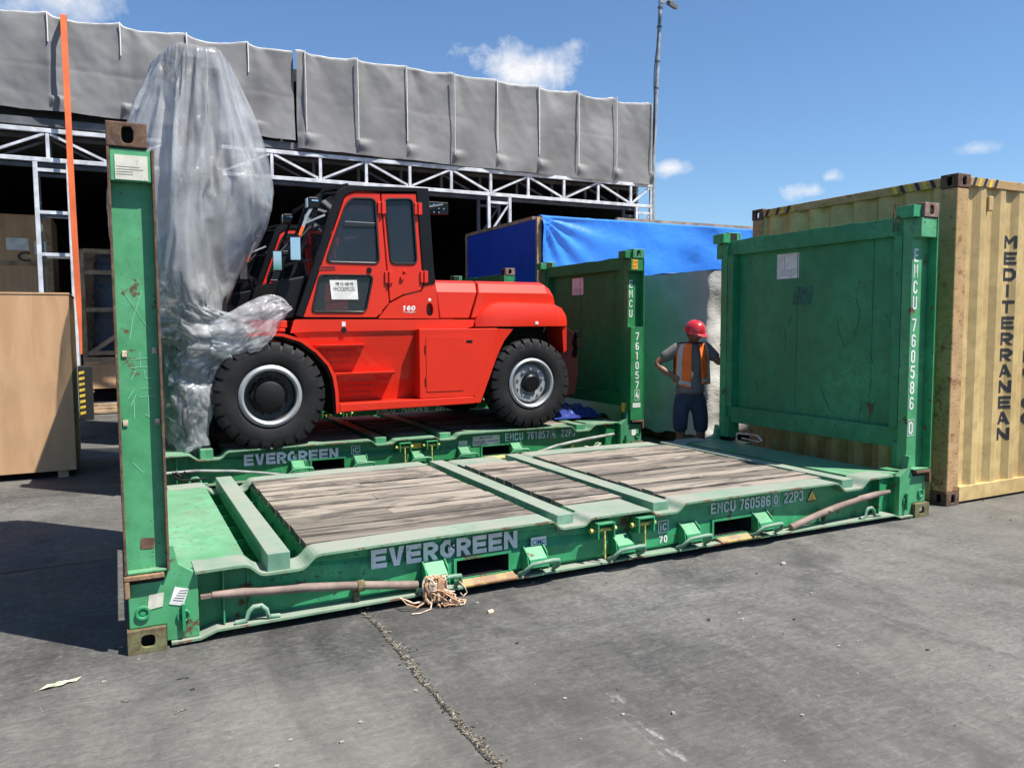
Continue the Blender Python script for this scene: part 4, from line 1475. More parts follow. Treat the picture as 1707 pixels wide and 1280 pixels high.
    for key, xa, xb in (('a', .932, 2.418), ('b', 2.716, 3.20), ('c', 3.488, 5.026)):
        n_ = rows
        for k in range(n_):
            yy = y0 + pit * (k + .5)
            if key == 'b' and (yy < .43 or yy > RB - .43):
                continue
            spans = [(xa, xb)]
            if key != 'b' and k in (3, 6, 9) :
                m = xa + (xb - xa) * (.42 + .25 * ((k * 37) % 10) / 10)
                spans = [(xa, m - .003), (m + .003, xb)]
            for (p, q) in spans:
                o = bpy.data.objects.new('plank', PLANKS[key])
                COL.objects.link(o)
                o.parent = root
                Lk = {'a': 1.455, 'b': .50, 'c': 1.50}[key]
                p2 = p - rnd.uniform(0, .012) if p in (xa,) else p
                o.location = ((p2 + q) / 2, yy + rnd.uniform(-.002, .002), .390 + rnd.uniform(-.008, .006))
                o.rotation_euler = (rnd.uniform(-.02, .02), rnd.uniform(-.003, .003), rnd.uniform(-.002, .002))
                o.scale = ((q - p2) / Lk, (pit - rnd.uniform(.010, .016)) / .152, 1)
    # ---- ends
    for e in (0, 1):
        X = (lambda x: x) if e == 0 else (lambda x: RL - x)
        sx = -1 if e == 0 else 1
        for s in (0, 1):
            sy = -1 if s == 0 else 1
            Y = (lambda y: y) if s == 0 else (lambda y: RB - y)
            def bx(b, x0, x1, y0, y1, z0, z1, m=0):
                a, c = sorted((X(x0), X(x1))); d, f = sorted((Y(y0), Y(y1)))
                b.box(a, c, d, f, z0, z1, m)
            b = MB(); corner_casting(b, X(0), Y(0), 0, sx=sx, sy=sy, m=0, mv=1)
            cs = P('corner_casting', b, ['rust_green', 'void'], bevel=.006)
            b = MB(); corner_casting(b, X(0), Y(0), RH - .118, sx=sx, sy=sy, vert=True)
            P('corner_casting', b, ['rust' if cfg.get('rusty') and s == 0 and e == 0 else 'rust_pale' if (cfg.get('rusty') or not full) and s == 0 else GD, 'void'], bevel=.006)
            if e == 1 and full:      # green capping that hugs the block on its inner side
                b = MB(); bx(b, .1785, .275, .03, .19, RH - .118, RH - .022); P('post_cap', b, G, bevel=.004)
            # hinge block
            b = MB()
            b.prism([(X(q[0]), q[1]) for q in ((.012, .119), (.012, .345), (.172, .345), (.195, .40), (.205, .52), (.225, .52), (.245, .42), (.335, .355), (.335, .03), (.18, .03), (.18, .119))], Y(.035), Y(.085))
            hb = P('hinge_block', b, GD, bevel=.004)
            b = MB(); bx(b, -.004, .178, -.006, .06, .372, .398); bx(b, -.004, .020, -.006, .05, .285, .371); P('hinge_cap', b, 'rust_light' if e == 0 else 'rust', hb, bevel=.005)
            b = MB(); bx(b, .018, .17, .04, .15, .346, .371, 0); P('hinge_pocket', b, 'void', hb)
            b = MB(); b.lathe([(.018, 0), (.024, -.012 if s == 0 else .012), (.034, -.012 if s == 0 else .012), (.036, 0)], (X(.075), Y(.034), .195), 'y', 18)
            b.lathe([(.0, -.006 if s == 0 else .006), (.014, -.006 if s == 0 else .006), (.014, 0)], (X(.075), Y(.034), .195), 'y', 14); P('lock_boss', b, G, hb, smooth=40)
            b = MB(); b.tube([(X(.262 + .028 * math.cos(t * .5236)), Y(.028), .150 + .028 * math.sin(t * .5236)) for t in range(12)], .007, 6, closed=True)
            b.bar((X(.262), Y(.018), .075), (X(.262), Y(.018), .215), .022, .016, up=(1, 0, 0)); P('lock_pin', b, G, hb)
            b = MB(); bx(b, .02, .33, .088, .40, .03, .352); P('end_gusset', b, G, hb)
            # post
            zb, zt = .402, RH - .119
            rb = cfg.get('recess_bottom', zb + .01) if (e == 1 and s == 0) else zb + .012
            dp = .058 if e == 0 else .082
            b = MB()
            bx(b, 0.002, .203, dp, .172, zb, zt, 0)                       # back box
            bx(b, 0.0, .013, .001, dp - .0005, zb, zt, 1)
            if e == 0:
                bx(b, .192, .205, .001, dp - .0005, zb, zt, 1)
            bx(b, .0135, .1915 if e == 0 else .203, .008, dp - .0005, 2.315, zt - .004, 0)           # header
            bx(b, .0135, .1915 if e == 0 else .203, .006, dp - .0005, zb, rb, 0)
            post = P('corner_post', b, [GD if s == 0 and cfg.get('rusty') else G, 'rust' if cfg.get('rusty') and e == 0 else G], bevel=.003)
            if e == 0 and s == 0 and cfg.get('old_plate'):
                b = MB(); b.box(.034, .176, .0045, .0075, 2.322, 2.437); P('worn_label', b, 'paper_old', post)
                b = MB()
                for zz in (2.345, 2.357, 2.369, 2.381):
                    b.box(.04, .13 + .03 * math.sin(zz * 900), .0038, .0043, zz, zz + .003)
                P('print_lines', b, 'ink_grey', post)
            if e == 1 and s == 0:
                txt = cfg['post_text']
                b = MB()
                for i, (ch, zc) in enumerate(txt):
                    if i == 4:
                        P('lettering', b, WP, post); b = MB()
                    if i == len(txt) - 1:
                        P('lettering', b, WP, post); b = MB()
                    zh = cfg.get('post_h', .105)
                    y_ = .0795 if zc > rb else .0035
                    xc = X(.150) + (cfg.get('post_dx', 0) if zc > rb else .045)
                    block(b, ch, xc - .026, xc + .026, zc - zh, zc, y_, t=.15)
                P('lettering', b, WP, post)
                zl = txt[-1][1]
                b = MB(); y_ = .0792 if zl > rb else .0032
                xc = X(.150) + (cfg.get('post_dx', 0) if zl > rb else .045)
                b.prism(rect(xc - .038, xc + .038, zl - .122, zl + .017), y_, y_ + .001, [rect(xc - .034, xc + .034, zl - .117, zl + .012)]); P('check_digit_frame', b, WP, post)
        # end wall
        def wx(b, x0, x1, y0, y1, z0, z1, m=0):
            a, c = sorted((X(x0), X(x1))); b.box(a, c, y0, y1, z0, z1, m)
        b = MB(); wx(b, .085, .11, .173, RB - .173, .58, 2.47)
        wall = P('end_wall', b, GW)
        b = MB()
        # the top edge is a little beaten
        secs = []
        for k in range(25):
            y = .173 + (RB - .346) * k / 24
            dz = .012 * fbm(y * 3 + e * 7 + loc[1], 2.0)
            secs.append([(X(.04), y, 2.345), (X(.172), y, 2.345), (X(.172), y, 2.50 + dz), (X(.04), y, 2.50 + dz)])
        b.loft(secs); P('top_beam', b, GW, wall, bevel=.004)
        b = MB(); wx(b, .04, .172, .173, RB - .173, .565, .735); P('bottom_beam', b, GW, wall, bevel=.004)
        for yy in (.52, 1.375):
            b = MB(); wx(b, .1102, .1145, yy, yy + .007, .737, 2.344); P('panel_seam', b, GW, wall)
        for yy in (.20, RB - .24):
            b = MB(); wx(b, .111, .20, yy - .02, yy + .06, .737, 2.344); P('wall_stile', b, GW, wall, bevel=.004)
        for yy, sg in ((.173, 1), (RB - .173, -1)):
            b = MB(); wx(b, .06, .20, *sorted((yy, yy + sg * .05)), .40, .62); P('wall_leg', b, GW, wall, bevel=.004)
        if e == 1 and cfg.get('sheet', True):
            b = MB(); y0_, y1_, z0_, z1_ = cfg.get('sheet_at', (1.365, 1.645, 2.06, 2.305))
            wx(b, .1105, .1125, y0_, y1_, z0_, z1_); sh = P('notice_sheet', b, 'paper', wall)
            b = MB()
            for q in range(6):
                zz = z1_ - .16 - .012 * q
                wx(b, .1126, .1130, y0_ + .03 + .02 * (q % 3), y1_ - .04, zz, zz + .003)
            wx(b, .1126, .1130, y1_ - .10, y1_ - .095, z1_ - .16, z1_ - .02)
            P('print_lines', b, 'ink_grey', sh)
    # ---- lettering and stickers on the near rail
    b = MB(); block(b, 'EVERGREEN', *cfg['brand'], .0685, t=.25, gap=.14); P('lettering', b, WP, label='EVERGREEN')
    for (s_, x0, x1, z0, z1) in cfg['rail_text']:
        b = MB(); block(b, s_, x0, x1, z0, z1, .0685, t=.145, gap=.30); P('lettering', b, WP, label=s_)
    x0, x1, z0, z1 = cfg['check_box']
    b = MB(); b.prism(rect(x0, x1, z0, z1), .0682, .0692, [rect(x0 + .004, x1 - .004, z0 + .004, z1 - .004)]); P('check_digit_frame', b, WP)
    lx, lz, lsz, n_ = cfg['ic']
    b = MB()
    b.prism(rect(lx, lx + lsz, lz, lz + lsz), .0682, .0692, [rect(lx + .006, lx + lsz - .006, lz + .006, lz + lsz - .006)])
    text(b, 'i', lx + .018, lx + .028, lz + .016, lz + lsz - .016, .0685, bold=.01)
    block(b, 'C', lx + .038, lx + lsz - .013, lz + .016, lz + lsz - .020, .0685, t=.2)
    block(b, n_, lx + .008, lx + lsz - .008, lz - .070, lz - .018, .0685, t=.2, gap=.35)
    P('stacking_mark', b, WP)
    for st in cfg.get('stickers', ()):
        st(P, root)
    return root


def sticker_cimc(P, root):
    b = MB(); b.box(2.296, 2.408, .068, .0705, .215, .281); st = P('maker_sticker', b, 'paper')
    b = MB(); text(b, 'CIMC', 2.306, 2.398, .234, .264, .0675, bold=.02); P('lettering', b, 'ink_blue', st)


def sticker_tri(P, root, x=4.758, z=.252, s=.058):
    b = MB(); b.prism([(x - s, z), (x + s, z), (x, z + s * 1.66)], .068, .0705); st = P('warning_sticker', b, 'ink')
    b = MB(); b.prism([(x - s * .80, z + .009), (x + s * .80, z + .009), (x, z + s * 1.48)], .0668, .0677); t2 = P('warning_field', b, 'sticker_yellow', st)
    b = MB(); b.prism([(x - .004, z + .03), (x + .004, z + .03), (x + .004, z + .062), (x - .004, z + .062)], .0658, .0665); b.box(x - .02, x + .02, .0658, .0665, z + .017, z + .024); P('warning_print', b, 'ink_grey', st)


def stickers_near(P, root):
    # torn labels on the near left hinge block
    b = MB(); b.prism([(.095, .205), (.165, .215), (.175, .285), (.105, .28)], .0315, .0335); P('torn_label', b, 'paper_old')
    b = MB(); b.prism([(.196, .22), (.262, .20), (.29, .285), (.225, .305)], .0315, .0335); q = P('torn_label', b, 'paper')
    b = MB()
    for k in range(5):
        b.bar((.215 + .008 * k, .0309, .238 + .011 * k), (.262 + .006 * k, .0309, .226 + .013 * k), .003, .0006, up=(0, 1, 0))
    P('print_lines', b, 'ink', q)
    # rust scab and pale tape pieces on the left post, hand scratches
    b = MB(); b.prism(rpoly([(.075, .515), (.138, .51), (.142, .565), (.08, .57)], .01), .0555, .0572); P('rust_scab', b, 'rust')
    for (x, z) in ((.030, 1.475), (.165, 1.49), (.022, 1.135), (.165, 1.135)):
        b = MB(); b.box(x, x + .022, .050, .0572, z, z + .030); P('tape_scrap', b, 'rope_pale', bevel=.002)
    b = MB()
    sc = [((.05, 1.79), (.16, 1.60)), ((.13, 1.80), (.085, 1.66)), ((.085, 1.66), (.068, 1.56)), ((.075, 1.46), (.15, 1.47)), ((.11, 1.50), (.11, 1.42)), ((.07, 1.42), (.15, 1.425)),
          ((.09, 1.41), (.065, 1.36)), ((.125, 1.41), (.13, 1.365)), ((.13, 1.365), (.165, 1.37)), ((.08, 1.32), (.05, 1.27)), ((.085, 1.285), (.06, 1.235)), ((.075, 1.26), (.075, 1.17)),
          ((.11, 1.315), (.16, 1.32)), ((.10, 1.275), (.17, 1.28)), ((.14, 1.28), (.14, 1.175)), ((.14, 1.175), (.12, 1.19)), ((.06, .95), (.10, .90))]
    for (p, q) in sc:
        b.bar((p[0], .0568, p[1]), (q[0], .0568, q[1]), .0022, .001, up=(0, 1, 0))
    P('scratched_characters', b, GPALE, label='pale characters scratched into the paint')
    # fallen lashing posts lying along the rail
    b = MB(); b.tube([(.40, .035, .232), (.55, .036, .222), (.9, .042, .192), (1.2, .046, .155), (1.53, .050, .105)], [.018, .024, .024, .024, .024], 12)
    b.box(.345, .42, .022, .05, .222, .240)
    p1 = P('stowed_pipe', b, 'pipe', smooth=50)
    b = MB(); b.lathe([(.026, -.02), (.032, -.02), (.032, .02), (.026, .02)], (1.19, .046, .155), 'x', 14); b.box(1.155, 1.185, .05, .09, .07, .15); P('pipe_clip', b, 'rust_green', p1)
    b = MB(); b.tube([(4.50, .03, .085), (4.8, .034, .150), (5.05, .036, .195), (5.24, .036, .222), (5.45, .036, .240), (5.60, .036, .246)], [.026, .026, .026, .026, .024, .015], 12)
    p2 = P('stowed_pipe', b, 'pipe', smooth=50)
    b = MB(); b.tube([(4.90 + .034 * math.cos(t * .6283), .034 + .034 * math.sin(t * .6283), .170) for t in range(10)], .006, 6, closed=True); b.box(4.885, 4.90, .05, .09, .08, .16); P('pipe_clip', b, 'rust_green', p2)
    # grey patch on the right end wall
    b = MB(); b.box(RL - .1125, RL - .1105, 1.195, 1.43, 1.80, 1.975); P('paint_patch', b, 'green_patch')
    b = MB()
    rr = random.Random(5)
    for k in range(8):
        y, z = rr.uniform(.35, 2.1), rr.uniform(.8, 2.0)
        pts = [(RL - .1135, y, z)]
        for q in range(rr.randint(2, 4)):
            y += rr.uniform(-.07, .05); z -= rr.uniform(.02, .13)
            pts.append((RL - .1135, y, z))
        b = MB(); b.tube(pts, .0014, 4); P('scrape', b, 'scrape')
    b = MB(); b.prism([(.52, .90), (.56, .93), (.53, .86), (.50, .80), (.485, .90), (.45, .92)], RL - .1152, RL - .1148, axis='x'); P('rust_scab', b, 'rust')
    # the far foot of the wall: bent pale bracket and twin hooks on the top beam
    b = MB(); b.tube([(5.78, 2.0, .40), (5.80, 2.02, .47), (5.84, 1.9, .475), (5.86, 1.78, .47), (5.86, 1.72, .42)], .012, 6); b.tube([(5.80, 1.95, .43), (5.86, 1.75, .41)], .008, 6); P('wire_hook', b, 'rope_pale')
    b = MB()
    for yy in (.235, .275):
        b.tube([(RL - .19, yy, 2.38), (RL - .19, yy, 2.60), (RL - .18, yy, 2.615), (RL - .17, yy, 2.60), (RL - .17, yy, 2.56)], .006, 6)
    P('wall_hook', b, 'rust')


M['green_pale'] = plain('pale_scratched_green', (0.30, 0.62, 0.42), 0.7)
GPALE = 'green_pale'
M['green_patch'] = plain('dull_green_patch', (0.025, 0.13, 0.085), 0.7, var=0.3, scale=25)
M['scrape'] = plain('bare_scrape', (0.018, 0.05, 0.035), 0.7)


def stickers_second(P, root):
    b = MB(); b.box(RL - .185, RL - .105, .004, .0075, 2.335, 2.455); st = P('height_sticker', b, 'sticker_orange')
    b = MB(); text(b, '2.6m', RL - .178, RL - .112, 2.405, 2.445, .0035, bold=.01); text(b, "8'6\"", RL - .176, RL - .114, 2.347, 2.388, .0035, bold=.01); P('lettering', b, 'ink', st)
    b = MB(); b.box(RL - .17, RL - .05, .003, .0055, .565, .62); st = P('small_label', b, 'paper')
    b = MB(); text(b, '205-1477', RL - .165, RL - .055, .58, .605, .0025); P('lettering', b, 'ink_grey', st)
    b = MB(); b.box(RL - .165, RL - .095, .031, .0335, .20, .275); P('small_label', b, 'paper')
    b = MB(); b.box(3.658, 4.01, .068, .0705, .222, .334); st = P('notice_sheet', b, 'paper_old')
    b = MB(); text(b, 'IMPORTANT', 3.745, 3.925, .298, .322, .0675, bold=.01); b.box(3.672, 3.83, .0672, .0677, .266, .274); b.box(3.86, 3.99, .0672, .0677, .266, .274); b.box(3.672, 3.80, .0672, .0677, .242, .250); P('lettering', b, 'ink', st)
    b = MB(); b.box(3.48, 3.59, .068, .0705, .235, .295); P('small_label', b, 'paper_old')
    b = MB(); b.box(2.90, 3.02, .068, .0705, .25, .31); P('small_label', b, 'sticker_yellow')
    b = MB(); b.tube([(4.51, .03, .088), (4.78, .034, .150), (5.2, .036, .200), (5.62, .036, .235)], .020, 10); P('stowed_pipe', b, GP2, smooth=50)
    b = MB(); b.tube([(.30, .03, .205), (.64, .034, .206), (1.0, .04, .170), (1.25, .045, .130), (1.54, .05, .075)], .015, 10); P('stowed_pipe', b, GP2, smooth=50)
    b = MB(); b.tube([(.42, .0, .215), (.44, -.01, .17), (.50, -.01, .13), (.62, -.01, .125), (.72, -.01, .13)], .010, 6); b.tube([(.44, .0, .21), (.50, 0, .16), (.54, 0, .21)], .02, 6); P('ratchet_strap', b, 'black_matt')
    b = MB(); b.tube([(5.15, -.005, .12), (5.25, -.01, .10), (5.35, -.008, .115), (5.40, 0, .14)], .008, 6); P('rope_end', b, 'rope_pale')
    b = MB(); b.box(RL - .235, RL - .205, .10, .165, .50, .62); P('side_marker', b, 'sticker_yellow')


GP2 = 'pipe_grey'
M['pipe_grey'] = plain('grey_painted_pipe', (0.24, 0.26, 0.24), 0.6, var=0.25, scale=9)

NEAR = dict(mats=('green', 'green_top', 'green_deck', 'green_wall', 'white_print'), rusty=True, old_plate=True,
            brand=(1.26, 2.20, .232, .343),
            rail_text=(('EMCU', 3.757, 3.985, .264, .342), ('760586', 4.025, 4.325, .262, .344), ('0', 4.366, 4.402, .266, .340), ('22P3', 4.468, 4.664, .266, .347)),
            check_box=(4.350, 4.418, .254, .352), ic=(3.29, .183, .088, '70'),
            post_text=[('E', 2.225), ('M', 2.095), ('C', 1.965), ('U', 1.835), ('7', 1.655), ('6', 1.525), ('0', 1.395), ('5', 1.265), ('8', 1.135), ('6', 1.005), ('0', .80)],
            post_h=.108, post_dx=-.008, stickers=(lambda P, r: (sticker_cimc(P, r), sticker_tri(P, r), stickers_near(P, r)),))
SECOND = dict(mats=('green2', 'green2_top', 'green2_top', 'green2_wall', 'white_print2'),
              brand=(1.097, 2.072, .208, .326),
              rail_text=(('EMCU', 4.086, 4.324, .248, .342), ('761057', 4.38, 4.685, .248, .342), ('4', 4.728, 4.764, .250, .338), ('22P3', 4.86, 5.062, .248, .340)),
              check_box=(4.710, 4.782, .240, .350), ic=(2.215, .238, .098, '87'), recess_bottom=1.60,
              post_text=[('E', 2.20), ('M', 2.075), ('C', 1.95), ('U', 1.825), ('7', 1.53), ('6', 1.405), ('1', 1.28), ('0', 1.155), ('5', 1.03), ('7', .905), ('4', .775)],
              post_h=.10, post_dx=-.004, sheet_at=(1.30, 1.60, 2.06, 2.30),
              stickers=(lambda P, r: (sticker_tri(P, r, 5.02, .085, .05), stickers_second(P, r)),))
THIRD = dict(mats=('green2', 'green2_top', 'green2_top', 'green2_wall', 'white_print2'), full=False,
             brand=(1.16, 2.12, .20, .318),
             rail_text=(('EMCU', 3.62, 3.92, .24, .335), ('760624', 4.02, 4.38, .24, .335), ('0', 4.43, 4.47, .245, .33), ('22P3', 4.62, 4.86, .24, .335)),
             check_box=(4.415, 4.485, .232, .342), ic=(2.26, .255, .088, '87'),
             post_text=[('E', 2.20), ('M', 2.075), ('C', 1.95), ('U', 1.825), ('7', 1.53), ('6', 1.405), ('0', 1.28), ('6', 1.155), ('2', 1.03), ('4', .905), ('0', .775)],
             post_h=.10, stickers=())
rack1 = flat_rack((0, 0, 0), 'empty green flat rack in front with bare timber floor, marked 760586', '760586', '0', NEAR)
rack2 = flat_rack((.035, 4.05, -.015), 'green flat rack under the nearer red forklift, marked 761057', '761057', '4', SECOND)
rack3 = flat_rack((.035, 7.70, -.015), 'green flat rack furthest back, under the second forklift, marked 760624', '760624', '0', THIRD)
M['dish_grey'] = plain('dark_grey_wheel_dish', (0.04, 0.04, 0.042), 0.5, var=0.25, scale=14)
M['cw_shaded'] = plain('shaded_maroon_casting', (0.018, 0.004, 0.005), 0.8, Specular_IOR_Level=0.1)  # shade on the counterweight's rear put into a near-black maroon
# ================================================================ FORKLIFT
YO, YP, YC = 4.05, 4.15, 4.17           # sill / panel / cab planes of the near side
YF = 6.42                               # far side


def tyre(mb, cx, cz, Ro, y0, w, rim, lugs=26):
    """tyre of outer radius Ro whose outer side lies at y0 and which is w wide"""
    prof = [(rim, .035), (rim + .02, .02), (rim + .05, .012), ((rim + Ro) / 2 - .02, .0), (Ro - .085, .006), (Ro - .055, .02), (Ro - .035, .045), (Ro - .034, w / 2),
            (Ro - .035, w - .045), (Ro - .055, w - .02), (Ro - .085, w - .006), ((rim + Ro) / 2, w), (rim + .02, w - .02), (rim, w - .035)]
    mb.lathe(prof, (cx, y0, cz), 'y', 72)
    for k in range(lugs):
        for side in (0, 1):
            t0 = 2 * math.pi * (k + .5 * side) / lugs
            hw = math.pi / lugs * .74
            sk = .06
            pts = []
            for (r0, y_, dt) in ((Ro - .095, .010, 0), (Ro - .042, .014, 0), (Ro - .012, .030, .0), (Ro, .052, .01), (Ro, w * .49, sk)):
                for sg in (-1, 1):
                    tt = t0 + sg * hw * (1 if y_ < .06 else .8) + dt
                    yy = y0 + (y_ - .006 if side == 0 else w - y_ + .006)
                    pts.append((cx + r0 * math.cos(tt), yy, cz + r0 * math.sin(tt)))
            # inner row to close the block
            q = []
            for (r0, y_, dt) in ((Ro - .10, .03, 0), (Ro - .05, .05, 0), (Ro - .05, .06, 0), (Ro - .05, .07, .01), (Ro - .05, w * .49, sk)):
                for sg in (-1, 1):
                    tt = t0 + sg * hw * (1 if y_ < .06 else .8) + dt
                    yy = y0 + (y_ if side == 0 else w - y_)
                    q.append((cx + r0 * math.cos(tt), yy, cz + r0 * math.sin(tt)))
            secs = [[pts[2 * i], pts[2 * i + 1], q[2 * i + 1], q[2 * i]] for i in range(5)]
            mb.loft(secs)


def wheel(root, cx, cz, Ro, y0, w, rim, front, name='wheel', outer=-1):
    b = MB(); tyre(b, cx, cz, Ro, y0, w, rim)
    wb = MB()
    if outer < 0:
        D = lambda d: d
        base = y0
    else:
        D = lambda d: -d
        base = y0 + w
    C = (cx, base, cz)
    if front:
        wb.lathe([(.17, D(.16)), (rim - .06, D(.15)), (rim - .055, D(.055))], C, 'y', 40, m=1)
        wb.lathe([(rim - .055, D(.055)), (rim - .05, D(.012)), (rim - .03, D(.0)), (rim - .012, D(.004)), (rim + .004, D(.02)), (rim + .004, D(w - .03))], C, 'y', 48, m=0)
    else:
        wb.lathe([(.0, D(.075)), (.13, D(.075)), (.145, D(.055)), (.20, D(.05)), (.225, D(.075)), (rim - .045, D(.11)), (rim - .04, D(.05)), (rim - .035, D(.012)), (rim - .018, D(.0)), (rim + .004, D(.012)), (rim + .004, D(w - .03))], C, 'y', 48, m=0)
    rm = part('wheel', wb, ['silver', 'dish_grey'], root, smooth=35)
    ty = part('tyre', b, 'rubber', rm, smooth=32)
    h = MB()
    if front:
        h.lathe([(0, D(.035)), (.125, D(.035)), (.15, D(.05)), (.155, D(.09)), (.185, D(.095)), (.19, D(.16))], C, 'y', 36)
        for k in range(14):
            t = 2 * math.pi * k / 14
            h.lathe([(0, D(.078)), (.013, D(.078)), (.013, D(.1))], (cx + .195 * math.cos(t), base + D(.045), cz + .195 * math.sin(t)), 'y', 6, m=1)
        part('hub', h, ['black_matt', 'dish_grey'], rm, smooth=35)
    else:
        h.lathe([(0, D(.0)), (.085, D(.0)), (.105, D(.014)), (.112, D(.04)), (.112, D(.076))], C, 'y', 30)
        part('hub', h, 'black_paint', rm, smooth=35)
        for k in range(10):
            t = 2 * math.pi * (k + .5) / 10
            h = MB(); h.lathe([(0, D(.034)), (.016, D(.034)), (.016, D(.052))], (cx + .172 * math.cos(t), base, cz + .172 * math.sin(t)), 'y', 6); part('wheel_nut', h, 'silver', rm)
    return rm


fl = thing('forklift', 'large red forklift with black tyres, mast wrapped in plastic sheet', 'forklift', (2.9, 5.25, .36), group='red forklifts loaded on the racks')
wheel(fl, 1.405, .905, .567, 4.03, .36, .315, True)
wheel(fl, 4.44, .922, .535, 4.03, .34, .295, False)
wheel(fl, 1.405, .905, .567, 6.10, .36, .315, True, outer=1)
wheel(fl, 4.44, .922, .535, 6.12, .34, .295, False, outer=1)
b = MB(); b.tube([(1.405, 4.3, .905), (1.405, 6.2, .905)], .16, 12); b.box(1.1, 1.75, 4.55, 6.0, .72, 1.15); part('front_axle', b, 'black_matt', fl)
b = MB(); b.tube([(4.44, 4.3, .922), (4.44, 6.2, .922)], .10, 12); b.box(4.2, 4.7, 4.7, 5.8, .78, 1.1); part('rear_axle', b, 'black_matt', fl)

ARCH = [(1.217, 1.55), (1.40, 1.558), (1.555, 1.545), (1.735, 1.486), (1.895, 1.366), (2.009, 1.234), (2.080, 1.098), (2.105, .930), (2.113, .703)]
# chassis core
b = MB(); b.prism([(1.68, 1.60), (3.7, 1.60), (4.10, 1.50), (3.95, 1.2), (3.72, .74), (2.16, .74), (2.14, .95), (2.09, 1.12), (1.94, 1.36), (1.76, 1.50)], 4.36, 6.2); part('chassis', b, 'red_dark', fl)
# upper side panel with its arch, then the recessed lower panel behind the steps
for (ya, yb, nm) in ((YP, YP + .03, 0), (YF - .13, YF - .10, 1)):
    b = MB(); b.prism([(1.64, 1.548), (1.676, 1.672), (1.70, 1.69), (3.748, 1.685), (3.73, 1.607), (3.60, 1.57), (1.60 + .02, 1.54)][:6] + [(2.9, 1.565), (1.9, 1.56)], ya, yb)
    part('upper_panel', b, 'red', fl, bevel=.008)
b = MB()
low = [p for p in ARCH[3:]]
ylean = lambda z: YP + .012 + (1.6 - z) * .135
xs = [(1.735, 1.486), (1.895, 1.366), (2.009, 1.234), (2.080, 1.098), (2.105, .930), (2.113, .76)]
sec = [[(1.66, ylean(1.565), 1.565), (3.10, ylean(1.565), 1.565), (3.10, ylean(1.565) + .02, 1.565), (1.66, ylean(1.565) + .02, 1.565)]]
for x, z in xs:
    sec.append([(x, ylean(z), z), (3.10, ylean(z), z), (3.10, ylean(z) + .02, z), (x, ylean(z) + .02, z)])
b.loft(sec); part('lower_panel', b, 'red', fl)
# steps
for (x0, x1, z) in ((1.90, 2.42, 1.422), (2.08, 2.76, 1.118)):
    b = MB(); b.hexa([(x0, YO + .01, z - .035), (x1 - .02, YO + .01, z - .03), (x1 + .02, ylean(z) + .01, z - .03), (x0 - .02, ylean(z) + .01, z - .03), (x0, YO, z), (x1 - .02, YO, z), (x1 + .02, ylean(z) + .01, z), (x0 - .02, ylean(z) + .01, z)])
    part('step_tread', b, 'red', fl, bevel=.006)
b = MB()
for row, (z, x0, x1) in enumerate(((1.36, 2.03, 2.32), (1.30, 2.06, 2.28), (1.235, 2.08, 2.22), (1.03, 2.28, 2.62), (.965, 2.23, 2.58), (.90, 2.18, 2.53), (.84, 2.15, 2.5))):
    x = x0
    while x < x1:
        b.lathe([(0, -.001), (.009, -.001), (.011, .002)], (x, ylean(z) - .0015, z), 'y', 6)
        x += .034
part('step_perforation', b, 'red_dark', fl)['kind'] = 'stuff'
b = MB(); b.hexa([(2.115, YO - .015, .70), (3.69, YO - .015, .716), (3.69, YO + .28, .716), (2.115, YO + .28, .70), (2.115, YO - .015, .792), (3.68, YO - .015, .80), (3.68, YO + .28, .80), (2.115, YO + .28, .792)]); part('sill', b, 'red', fl, bevel=.008)
# battery / tank box with its door
b = MB(); b.prism([(3.025, .801), (3.70, .801), (4.00, 1.582), (3.025, 1.582)], YO, YP + .14); bxo = part('tank_box', b, 'red', fl, bevel=.008)
b = MB(); b.prism(rpoly([(3.105, .875), (3.555, .875), (3.70, 1.25), (3.70, 1.495), (3.105, 1.495)], .012), YO - .006, YO - .0005); dr = part('tank_door', b, 'red', bxo, bevel=.003)
for z in (1.0, 1.36):
    b = MB(); b.tube([(3.098, YO - .007, z - .04), (3.098, YO - .007, z + .04)], .008, 6); part('hinge', b, 'red_dark', dr)
b = MB(); b.box(3.595, 3.67, YO - .010, YO - .0062, 1.42, 1.45); part('latch', b, 'black_paint', dr, bevel=.003)
b = MB(); b.prism([(4.002, 1.575), (4.215, 1.575), (4.095, 1.437), (4.003, 1.268), (3.78, .717), (3.68, .720), (3.702, .80)], YO + .02, YO + .06); part('rear_leg_panel', b, 'red', fl, bevel=.005)
b = MB(); b.prism([(4.002, 1.575), (4.215, 1.575), (4.095, 1.437), (4.003, 1.268), (3.78, .717), (3.68, .720), (3.702, .80)], YO + .062, 4.5); part('rear_wheel_well', b, 'black_matt', fl)
# front mudguard
b = MB()
inn = [(x - .035, z - .015) if x > 2.05 else (x - .015, z - .03) for x, z in ARCH]
secs = []
for (x, z), (xi, zi) in zip(ARCH, inn):
    secs.append([(x, YO - .01, z), (x, 4.55, z), (xi, 4.55, zi), (xi, YO - .01, zi)])
b.loft(secs)
part('mudguard', b, 'red', fl, smooth=35)
b = MB(); secs = []
for (x, z) in inn:
    secs.append([(x - .004, YO + .02, z - .004), (x - .004, 4.6, z - .004), (x - .02, 4.6, z - .02), (x - .02, YO + .02, z - .02)])
b.loft(secs); part('mudguard_lining', b, 'black_matt', fl)
b = MB(); b.box(1.30, 1.41, YO + .0, YO + .04, 1.50, 1.545); part('front_lamp', b, 'paper', fl, bevel=.004)
b = MB(); b.box(1.20, 1.25, YO + .0, YO + .03, 1.50, 1.53); part('side_reflector', b, 'lamp_orange', fl, bevel=.004)
